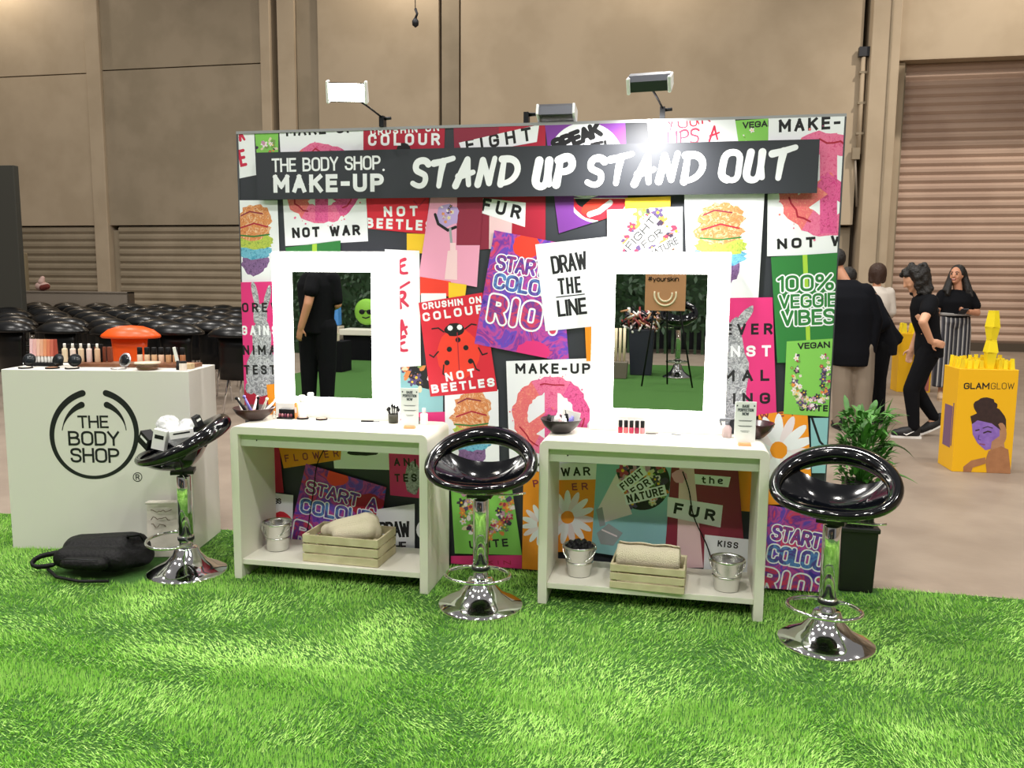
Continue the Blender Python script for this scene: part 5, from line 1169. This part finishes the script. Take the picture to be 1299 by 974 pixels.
for s in (-1, 1): b.lathe([(.0, .17), (.115, .17), (.125, .18), (.13, .5), (.125, .8), (.12, .93), (.1, 1.1), (0, 1.11)], STRP, 30, Matrix.Translation((s*.088, 0, 0)), True, 1, .95)
b.capsule(V3(-.06, 0, 1.02), V3(.06, 0, 1.02), .128, .128, STRP); b.build('trousers', t, voxel=.012, smooth=4)
b = MB(); b.lathe([(.19, 1.105), (.195, 1.11), (.195, 1.135), (.185, 1.14)], mat('waistband', '#8b8886', .8), 30, None, True, 1, .68); b.build('waistband', t, solid=.006)
BEI = mat('beige_shoe', '#b59a7c', .6)
for s in (-1, 1): shoe(t, V3(s*.088, .03, 0), V3(s*.1-.04, -.2, 0), BEI, BEI)
b = MB(); b.ball(hd+V3(.03, .035, .03), (.098, .1, .11), HAIR, 14); rg = random.Random(3)
for i in range(40):
    s = 1 if i % 2 else -1; a = rg.uniform(0, 1); s0 = hd+V3(.02+s*.075+.01*a, .03-.03*a*(s < 0), rg.uniform(-.02, .05)); e = s0+V3(s*rg.uniform(.03, .1), rg.uniform(-.09, .05), -rg.uniform(.2, .34)); b.capsule(s0, e, .032, .02, HAIR, 8)
b.build('hair', t, voxel=.013, smooth=3)
b = MB(); b.box((.02, -.27, 1.165), (.085, .012, .15), mat('phone_dark', '#2a2a30', .3), Matrix.Rotation(1.1, 3, 'X')); o = b.build('phone', None, wp, bevel=.003); tag(o, 'dark phone held by the woman in striped trousers', 'phone')
# --- man in dark jacket and khaki trousers, turned away, half behind the backdrop
wp = Vector((2.56, 4.9, 0)); t = thing('person', 'person in dark jacket and khaki trousers, half hidden by the backdrop edge', 'person', wp)
hd = V3(-.20, .12, 1.73); b = MB(); A, M = head(b, hd, (-.5, .8, -.2), SKIN, (0, .1, 1)); b.capsule((-.1, .06, 1.5), hd+V3(.01, -.01, -.06), .06, .058, SKIN)
b.capsule(V3(-.22, .04, 1.39), V3(.05, .0, 1.39), .06, .06, SKIN); b.capsule(V3(-.08, .0, 1.36), V3(-.02, 0, .95), .12, .12, SKIN)
limb(b, [V3(.08, 0, 1.38), V3(.19, 0, 1.13), V3(.15, -.04, .84)], [.055, .045, .035], SKIN); hand(b, V3(.15, -.03, .76), (-.05, -.05, -1), (-1, 0, 0), SKIN, 1, .6)
b.capsule(V3(.15, -.04, .84), V3(.15, -.03, .75), .035, .03, SKIN)
limb(b, [V3(-.25, .04, 1.38), V3(-.33, .05, 1.13), V3(-.3, -.05, .86)], [.055, .045, .035], SKIN); hand(b, V3(-.3, -.05, .86), (0, -.1, -1), (1, 0, 0), SKIN, -1, .6)
for s in (-1, 1): limb(b, [V3(-.01+s*.1, 0, .9), V3(.01+s*.1, -.01, .5), V3(.02+s*.1, .02, .09), V3(.0+s*.12, .15, .04)], [.11, .07, .045, .035], SKIN)
b.build('body', t, voxel=.01, smooth=3)
b = MB(); b.loft([(-.02, 0, .665, .2, .165), (-.03, 0, .8, .215, .18), (-.04, 0, 1.0, .215, .175), (-.06, 0, 1.2, .23, .18), (-.08, .01, 1.36, .235, .165), (-.09, .03, 1.47, .19, .13), (-.1, .05, 1.54, .1, .09)], JACK); limb(b, [V3(.08, 0, 1.42), V3(.19, 0, 1.13), V3(.155, -.03, .83)], [.09, .078, .06], JACK); limb(b, [V3(-.25, .04, 1.42), V3(-.33, .05, 1.13), V3(-.3, -.04, .88)], [.085, .07, .055], JACK); b.build('jacket', t, voxel=.013, smooth=4)
b = MB()
for s in (-1, 1): limb(b, [V3(-.01+s*.09, 0, .86), V3(.01+s*.1, -.01, .5), V3(.02+s*.1, .02, .1)], [.13, .105, .085], KHAKI)
b.build('trousers', t, voxel=.013, smooth=3)
for s in (-1, 1): shoe(t, V3(.02+s*.1, -.03, 0), V3(.0+s*.12, .2, 0), SHOE, SHOE)
b = MB(); b.ball(hd+V3(.01, -.02, .03), (.088, .1, .105), HAIR, 14); b.build('hair', t, voxel=.014, smooth=2)
# --- person in black trousers with a flaring dark coat, just behind him
wp = Vector((2.93, 5.5, 0)); t = thing('person', 'person with flaring dark coat and black trousers behind the khaki trousers', 'person', wp)
hd = V3(-.36, .12, 1.56); b = MB(); A, M = head(b, hd, (-.8, .5, -.3), SKIN, (-.2, .1, 1)); b.capsule((-.24, .06, 1.36), hd+V3(.02, -.01, -.06), .056, .054, SKIN)
b.capsule(V3(-.3, .16, 1.34), V3(-.12, -.1, 1.34), .075, .075, SKIN); b.capsule(V3(-.2, 0, 1.34), V3(.0, 0, .88), .12, .12, SKIN)
limb(b, [V3(-.1, -.12, 1.33), V3(-.02, -.2, 1.08), V3(-.22, -.22, .95)], [.05, .04, .03], SKIN); hand(b, V3(-.22, -.22, .95), (-1, .1, .0), (0, 1, 0), SKIN, 1, .6)
limb(b, [V3(-.3, .18, 1.33), V3(-.3, .22, 1.06), V3(-.5, .15, 1.0)], [.05, .04, .03], SKIN); hand(b, V3(-.5, .15, 1.0), (-1, 0, 0), (0, -1, 0), SKIN, -1, .6)
for s in (-1, 1): limb(b, [V3(.0, s*.08, .86), V3(.02+s*.02, s*.08, .47), V3(.05+s*.02, s*.09, .09), V3(-.08+s*.02, s*.1, .04)], [.1, .065, .042, .033], SKIN)
b.build('body', t, voxel=.01, smooth=3)
b = MB(); b.loft([(.03, 0, .74, .16, .17), (.02, 0, .88, .17, .18), (-.04, 0, 1.05, .165, .175), (-.13, .01, 1.22, .17, .2), (-.2, .02, 1.36, .15, .2), (-.23, .03, 1.44, .08, .1)], JACK); b.capsule(V3(.02, 0, 1.05), V3(.19, 0, .9), .13, .05, JACK); b.capsule(V3(.1, 0, .98), V3(.225, 0, .93), .1, .025, JACK); limb(b, [V3(-.1, -.12, 1.32), V3(-.0, -.2, 1.08), V3(-.18, -.22, .96)], [.08, .07, .055], JACK); limb(b, [V3(-.3, .17, 1.32), V3(-.3, .22, 1.06), V3(-.46, .16, 1.0)], [.08, .07, .05], JACK); b.build('coat', t, voxel=.013, smooth=3)
b = MB()
for s in (-1, 1): limb(b, [V3(.0, s*.07, .84), V3(.02+s*.02, s*.08, .47), V3(.05+s*.02, s*.09, .1)], [.125, .085, .06], NAVY)
b.build('trousers', t, voxel=.013, smooth=3)
for s in (-1, 1): shoe(t, V3(.07+s*.02, s*.09, 0), V3(-.13+s*.02, s*.1, 0), SHOE, SHOE)
b = MB(); b.ball(hd+V3(.03, -.01, .03), (.095, .092, .1), HAIR, 14); b.build('hair', t, voxel=.014, smooth=2)
# --- woman with a brown bob and white top seen from behind
wp = Vector((3.40, 7.9, 0)); t = thing('person', 'woman with brown bob hair and white top standing with back turned', 'person', wp)
hd = V3(-.0, .02, 1.65); b = MB(); A, M = head(b, hd, (.25, .9, 0), SKIN, (0, 0, 1)); b.capsule((0, 0, 1.44), hd+V3(0, 0, -.06), .055, .052, SKIN)
b.capsule(V3(-.12, 0, 1.36), V3(.12, 0, 1.36), .05, .05, SKIN); b.capsule(V3(0, 0, 1.33), V3(0, 0, .92), .11, .11, SKIN)
for s in (-1, 1):
    limb(b, [V3(s*.15, 0, 1.36), V3(s*.21, .02, 1.13), V3(s*.17, .16, 1.02)], [.05, .04, .03], SKIN); hand(b, V3(s*.17, .16, 1.02), (-s*.4, .8, 0), (0, 0, 1), SKIN, s, .7)
    limb(b, [V3(s*.09, 0, .9), V3(s*.09, 0, .48), V3(s*.085, 0, .09), V3(s*.09, .13, .035)], [.1, .065, .04, .03], SKIN)
b.build('body', t, voxel=.01, smooth=3)
WTOP = mat('cream_top', '#d6cdc2', .9)
b = MB(); b.loft([(0, 0, .86, .19, .15), (0, 0, 1.05, .17, .135), (0, 0, 1.25, .19, .14), (0, 0, 1.38, .19, .115), (0, 0, 1.45, .11, .08), (0, 0, 1.47, .06, .06)], WTOP)
for s in (-1, 1): limb(b, [V3(s*.16, 0, 1.39), V3(s*.215, .02, 1.13), V3(s*.18, .12, 1.03)], [.075, .06, .048], WTOP)
b.build('top', t, voxel=.013, smooth=3)
b = MB()
for s in (-1, 1): limb(b, [V3(s*.085, 0, .88), V3(s*.09, 0, .48), V3(s*.085, 0, .1)], [.125, .085, .06], NAVY)
b.build('trousers', t, voxel=.013, smooth=3)
for s in (-1, 1): shoe(t, V3(s*.085, -.03, 0), V3(s*.1, .19, 0), SHOE, SHOE)
b = MB(); b.ball(hd+V3(0, -.02, .02), (.118, .115, .12), BRHAIR, 14); b.capsule(hd+V3(-.07, -.02, 0), hd+V3(-.07, -.01, -.1), .05, .045, BRHAIR); b.capsule(hd+V3(.07, -.02, 0), hd+V3(.07, -.01, -.1), .05, .045, BRHAIR); b.capsule(hd+V3(0, -.06, -.02), hd+V3(0, -.06, -.1), .07, .055, BRHAIR); b.build('hair', t, voxel=.013, smooth=3)
b = MB(); b.tube([V3(-.12, .06, 1.48), V3(-.06, -.11, 1.42), V3(.06, -.15, 1.22), V3(.2, -.1, 1.0)], .012, BLACK, 8); b.build('bag_strap', t)

# ================================================================ yellow display boxes
YB = mat('yellow_board', '#f2b90c', .5); YC = mat('yellow_carton', '#f4dc1c', .5); YD = mat('yellow_deep_carton', '#e8c81a', .5)  # second carton yellow is slightly deeper, mixed in among the others
def ybox(label, x, y, rz, w, d, h):
    t = thing('display_box', label, 'display box', (x, y, 0), rz)
    b = MB(); b.span((0, 0, 0), (w, d, h), YB); b.build('body', t, bevel=.004); return t
X0, Y0 = 2.995, 3.04; brz = math.atan2(3.058-3.04, 3.434-2.995); bw = .44
t = ybox('yellow box printed with a purple masked face, nearest the camera', X0, Y0, brz, bw, .33, .835)
pr = Print((X0, Y0, 0), brz, bounds=[(0.002, 0.002), (bw-.002, .002), (bw-.002, .83), (.002, .83)]); pr.off = .001
pr.text('GLAM', (1222.5, 493.5), (1255, 493.5), 8, .18, K2, 2.5); pr.text('GLOW', (1257, 493.5), (1286.5, 493.5), 8, .09, K2, 2.5)
FSK = ink('face_skin', '#b98a68', noise=('#a87a5a', 20, .5)); FSK2 = ink('back_skin', '#b27d55', noise=('#a06c48', 16, .5)); MSK = ink('purple_mask', '#7a56b0', noise=('#9a78cc', 22, .6)); HR = ink('print_hair', '#2c1c1c', noise=('#3d2826', 30, .6))
pr.disc((1250, 516), 15, HR, 22, .09, 12); pr.disc((1256, 538), 21, HR, 26, .04, 23); pr.disc((1270, 550), 7, FSK, 14, 0, 14)
pr.poly([(1233, 538), (1240, 532), (1258, 534), (1268, 544), (1268, 556), (1258, 569), (1250, 571), (1240, 562), (1234, 551)], MSK)
pr.poly([(1258, 560), (1272, 550), (1275, 572), (1256, 574)], FSK); pr.poly([(1231, 528), (1240, 524), (1262, 529), (1270, 546), (1258, 537), (1240, 533), (1233, 538)], HR)
pr.line([(1238, 546), (1242, 545)], 1.8, HR); pr.line([(1248, 549), (1253, 547), (1257, 548)], 2, HR); pr.line([(1247, 543), (1253, 541), (1259, 543)], 1.2, HR); pr.line([(1242, 552), (1241, 557), (1244, 558)], 1.2, ink('mask_dark', '#5a3a8a')); pr.line([(1243, 563), (1249, 564)], 1.8, ink('mask_lip', '#8a4a6a'))
pr.poly([(1252, 602), (1250, 584), (1254, 572), (1270, 566), (1279, 570), (1283, 604)], FSK2); pr.poly([(1222, 604), (1222, 592), (1232, 584), (1250, 580), (1250, 588), (1234, 593), (1230, 604)], FSK2)
pr.mb.build('face_print', t)
b = MB(); b.span((-.0015, .08, .18), (-.0005, .25, .52), mat('mauve_print', '#7a5a78', .6)); b.span((-.0015, .05, .2), (-.0008, .07, .55), mat('mauve_print')); b.build('side_print', t)
rb = Matrix.Rotation(brz, 3, 'Z'); rg = random.Random(9)
def carton(x, y, z, w, h, label, group=None, inv=False, m=YC, rz=0.0):
    b = MB(); b.box((0, 0, h/2), (w*(.66 if inv else 1), w*(.66 if inv else 1), h), m, None, (1.5, 1.5) if inv else (.66, .66)); b.box((0, 0, h*.97), (w*(1.02 if inv else .7), w*(1.02 if inv else .7), h*.06), m)
    q = rb @ Vector((x, y, 0))+Vector((X0, Y0, z)); return tag(b.build('yellow_carton', None, q, brz+rz, bevel=.002), label, 'carton', group)
for r in range(5):
    for c in range(9):
        if c in (4, 5) and r < 2: continue
        carton(.035+.0455*c+rg.uniform(-.004, .004), .035+.058*r, .835, .034, .075+rg.uniform(-.01, .012)+(.01 if r == 4 else 0), 'small yellow carton standing in the crowd on top of the yellow box', 'cartons on the yellow box', False, YC if (r+c) % 3 else YD, rg.uniform(-.3, .3))
z = .835
for i, (w, h, inv) in enumerate(((.075, .13, True), (.082, .1, False), (.078, .1, True), (.08, .13, False))):
    carton(.245, .065, z, w, h, 'yellow carton in the tower on the yellow box, %s from bottom' % NTH[i], 'carton tower', inv, YC, .2*i); z += h+.0005
t = ybox('yellow box far back, left of the striped trousers, with pink print', 3.83, 8.3, .02, .44, .33, .82)
b = MB(); b.add([(.2, -.002, .02), (.42, -.002, .02), (.42, -.002, .38), (.3, -.002, .36), (.22, -.002, .2)], [(0, 1, 2, 3, 4)], mat('rose_print', '#b0685e', .6)); b.build('print', t)
for r in range(2):
    for c in range(3):
        b = MB(); b.box((0, 0, .07), (.07, .07, .14), YC, None, (.66, .66)); tag(b.build('yellow_carton', None, (3.9+.13*c, 8.38+.13*r, .82), .2*c, bevel=.002), 'yellow carton on top of the far yellow box', 'carton', 'cartons on the far yellow box')

# ================================================================ the aisle behind the photographer (seen in the mirrors)
t = thing('person', 'person in black with one bare arm hanging, in the left mirror', 'person', (at(399, 400, 4.95).x, -5.22, .004), R_(0)); t.scale = (1.04, 1.04, 1.05)
hd = V3(.0, .02, 1.72); b = MB(); A, M = head(b, hd, (.9, .1, 0), SKIN, (0, 0, 1)); b.capsule((0, 0, 1.5), hd+V3(0, 0, -.06), .06, .056, SKIN)
b.capsule(V3(-.14, 0, 1.4), V3(.14, 0, 1.4), .055, .055, SKIN); b.capsule(V3(0, 0, 1.36), V3(0, 0, .95), .12, .12, SKIN)
limb(b, [V3(.02, .14, 1.4), V3(.0, .23, 1.16), V3(-.09, .23, .9)], [.058, .05, .038], SKIN2); hand(b, V3(-.09, .23, .9), (-.25, .05, -1), (0, -1, 0), SKIN2, 1, .5)
limb(b, [V3(.2, 0, 1.44), V3(.24, -.02, 1.15), V3(.1, -.2, 1.1)], [.058, .047, .036], SKIN); hand(b, V3(.1, -.2, 1.1), (-.6, -.6, .1), (0, 0, 1), SKIN, -1, .7)
for s in (-1, 1): limb(b, [V3(s*.1, 0, .92), V3(s*.11, 0, .5), V3(s*.11, .02, .09), V3(s*.12, -.13, .035)], [.11, .07, .045, .034], SKIN)
b.build('body', t, voxel=.01, smooth=3)
b = MB(); b.loft([(0, 0, .82, .2, .155), (0, 0, 1.0, .195, .15), (0, 0, 1.2, .215, .155), (0, 0, 1.36, .23, .15), (0, 0, 1.46, .19, .11), (0, 0, 1.53, .09, .08)], NAVY); b.capsule(V3(.02, .12, 1.42), V3(.02, .2, 1.3), .085, .08, NAVY); b.capsule(V3(.2, 0, 1.43), V3(.235, -.01, 1.2), .082, .07, NAVY); b.build('t_shirt', t, voxel=.013, smooth=3)
b = MB()
for s in (-1, 1): limb(b, [V3(s*.09, 0, .9), V3(s*.11, 0, .5), V3(s*.11, .02, .1)], [.14, .105, .08], NAVY)
b.build('trousers', t, voxel=.013, smooth=3)
for s in (-1, 1): shoe(t, V3(s*.11, .04, 0), V3(s*.13, -.19, 0), SHOE, SHOE)
b = MB(); b.ball(hd+V3(-.01, .02, .03), (.09, .1, .105), HAIR, 14); b.build('hair', t, voxel=.014, smooth=2)
LEAFW = mat('hedge_leaf', '#254a22', .6, noise=('#14281a', 12, .6)); FLW = mat('hedge_flower', '#a8405c', .6)
b = MB(); rg = random.Random(21)
for i in range(1500):
    x, z = rg.uniform(-7.4, -3.6), rg.uniform(.25, 2.5); q = Vector((x, -11.9+rg.uniform(0, .16), z)); a = rg.uniform(0, 6.28); d = Vector((math.cos(a), .6, math.sin(a)))*.06; s = Vector((-math.sin(a), .1, math.cos(a)))*.03
    b.face([q-d, q+s, q+d, q-s], LEAFW if (z < 1.75 or rg.random() < .6) else FLW)
b.span((-7.4, -12.05, 0), (-3.6, -11.92, 2.5), LEAFW); tag(b.build('hedge_wall'), 'leafy green wall with red flowers behind the smiling cushion, in the left mirror', 'hedge')
GD = mat('lime_fabric', '#7fb83c', .7)
t = thing('round_cushion', 'round lime green cushion wearing sunglasses, in the left mirror', 'cushion', (-5.02, -11.05, .9))
b = MB(); b.lathe([(0, -.06), (.2, -.055), (.25, 0), (.2, .055), (0, .06)], GD, 30, Matrix.Rotation(R_(-90), 4, 'X')); b.build('cushion', t)
b = MB()
for s in (-1, 1): b.ball((s*.075, .055, .0), (.062, .02, .05), BLACK, 12)
b.span((-.08, .05, .015), (.08, .07, .03), BLACK); b.build('sunglasses', t)
b = MB(); b.tube([(-.07, .055, -.1), (0, .06, -.12), (.08, .055, -.09)], .012, BLACK, 8); b.build('mouth', t)
t = thing('stool_table', 'white topped black table below the round green cushion, in the left mirror', 'table', (-5.0, -10.95, .004)); b = MB(); b.span((-.42, -.25, .47), (.42, .3, .58), WHITE); b.build('top', t, bevel=.01); b = MB(); b.box((0, 0, .235), (.66, .44, .47), NAVY, None, (1.1, 1.1)); b.build('body', t)
t = thing('bag_stand', 'blue wrapped pack on a pale plinth, in the left mirror', 'stand', (-5.72, -11.0, .004)); b = MB(); b.span((-.18, -.15, 0), (.2, .15, .62), mat('pale_plinth', '#cfc3b0', .7)); b.build('plinth', t, bevel=.01)
b = MB(); b.box((0, 0, .9), (.36, .2, .54), mat('blue_wrap', '#2f78c8', .5, noise=('#5a9ada', 6, .6)), None, (.96, .9)); b.capsule((-.08, 0, 1.2), (-.08, 0, 1.38), .06, .05, mat('pale_plinth')); b.capsule((.09, 0, 1.2), (.09, 0, 1.38), .06, .05, mat('pale_plinth')); b.build('pack', t, bevel=.03)
t = thing('black_box', 'black crate with a cream carton on top, in the left mirror', 'crate', (-4.82, -8.9, .004)); b = MB(); b.span((-.3, -.2, 0), (.28, .2, .5), NAVY); b.build('body', t, bevel=.01); b = MB(); b.span((-.16, .0, .5), (.16, .19, .63), mat('cream_carton', '#e0d6bc', .6)); b.build('carton', t, bevel=.004)
# right mirror: card sign, bin, planter, stool, screen
KRAFT = mat('kraft_card', '#b5855e', .8); CRM = mat('cream_paint', '#e6d8b8', .7)
t = thing('card_sign', 'brown card sign with a cream smile, in the right mirror', 'sign', (.60, -8.0, .004))
b = MB(); b.span((-.28, -.01, 1.10), (.28, .01, 1.70), KRAFT); b.build('card', t)
for e in ((.42, -.16, 0), (-.3, -.16, 0), (.06, -.5, 0)): b = MB(); b.tube([(e[0]*.3, -.035, 1.55), e], .012, BLACK, 8); b.build('leg', t)
b = MB()
for r, w in ((.15, .014), (.095, .014)): b.tube([(r*math.cos(R_(a)), .014, 1.33+r*1.05*math.sin(R_(a))) for a in range(165, 376, 10)], w, CRM, 6)
pr = Print((0, 0, 0), 0); x = -.24
for c in '#yourskin':
    gw, st = GL[c]
    for sm, cl, pts in st:
        q = rounded(pts, cl) if sm else pts; b.tube([(x+X*.0085, .013, 1.515+Y*.006) for X, Y in (q+[q[0]] if cl else q)], .006, BLACK, 5)
    x += (gw+1.6)*.0085
b.build('lettering', t)
t = thing('waste_bin', 'dark bin heaped with bright tubes, in the right mirror', 'bin', (.22, -9.75, .004)); b = MB(); b.box((0, 0, .37), (.34, .34, .74), mat('bin_dark', '#1c2030', .5), None, (1.2, 1.2)); b.build('body', t, bevel=.01)
b = MB(); rg = random.Random(5)
for i in range(120):
    q = Vector((rg.uniform(-.3, .3), rg.uniform(-.22, .22), .74+rg.uniform(0, .3))); d = Vector((rg.uniform(-1, 1), rg.uniform(-1, 1), rg.uniform(.2, 1))).normalized()*.07; b.tube([q-d, q+d], .017, [WBOT, mat('bin_dark'), mat('red_tube', '#8a2f30', .5), mat('kraft_card'), mat('pinkish_wrap'), BLACK][i % 6], 6)
o = b.build('tubes', t); o['kind'] = 'stuff'
t = thing('planter', 'grey planter with cream canes left of the dark bin, in the right mirror', 'planter', (-.12, -9.15, .004)); b = MB(); b.box((0, 0, .13), (.28, .28, .26), mat('planter_grey', '#6d655a', .7), None, (1.15, 1.15)); b.build('pot', t, bevel=.01); b = MB()
for i in range(4): b.tube([(-.1+.065*i, 0, .25), (-.1+.065*i, 0, .78)], .022, CRM, 8)
b.build('canes', t)
dup(sM, 'black and chrome stool beside the brown sign, in the right mirror', (.80, -9.45, .004), R_(185)).scale = (1.15, 1.15, 1.5)
b = MB(); rg = random.Random(8)
for i in range(900):
    q = Vector((rg.uniform(-1.2, 2.4), -13.9+rg.uniform(0, .3), rg.uniform(.5, 2.4))); a = rg.uniform(0, 6.28); d = Vector((math.cos(a), .5, math.sin(a)))*.09; s = Vector((-math.sin(a), .2, math.cos(a)))*.04; b.face([q-d, q+s, q+d, q-s], LEAFW)
for i in range(24): b.span((-1.2+.155*i, -14.0, 0), (-1.14+.155*i, -13.95, 1.2), LEAFW)
b.span((-1.2, -14.05, .5), (2.5, -14.0, 2.3), LEAFW)
tag(b.build('hedge_screen'), 'dark green planted screen on thin posts, in the right mirror', 'hedge')
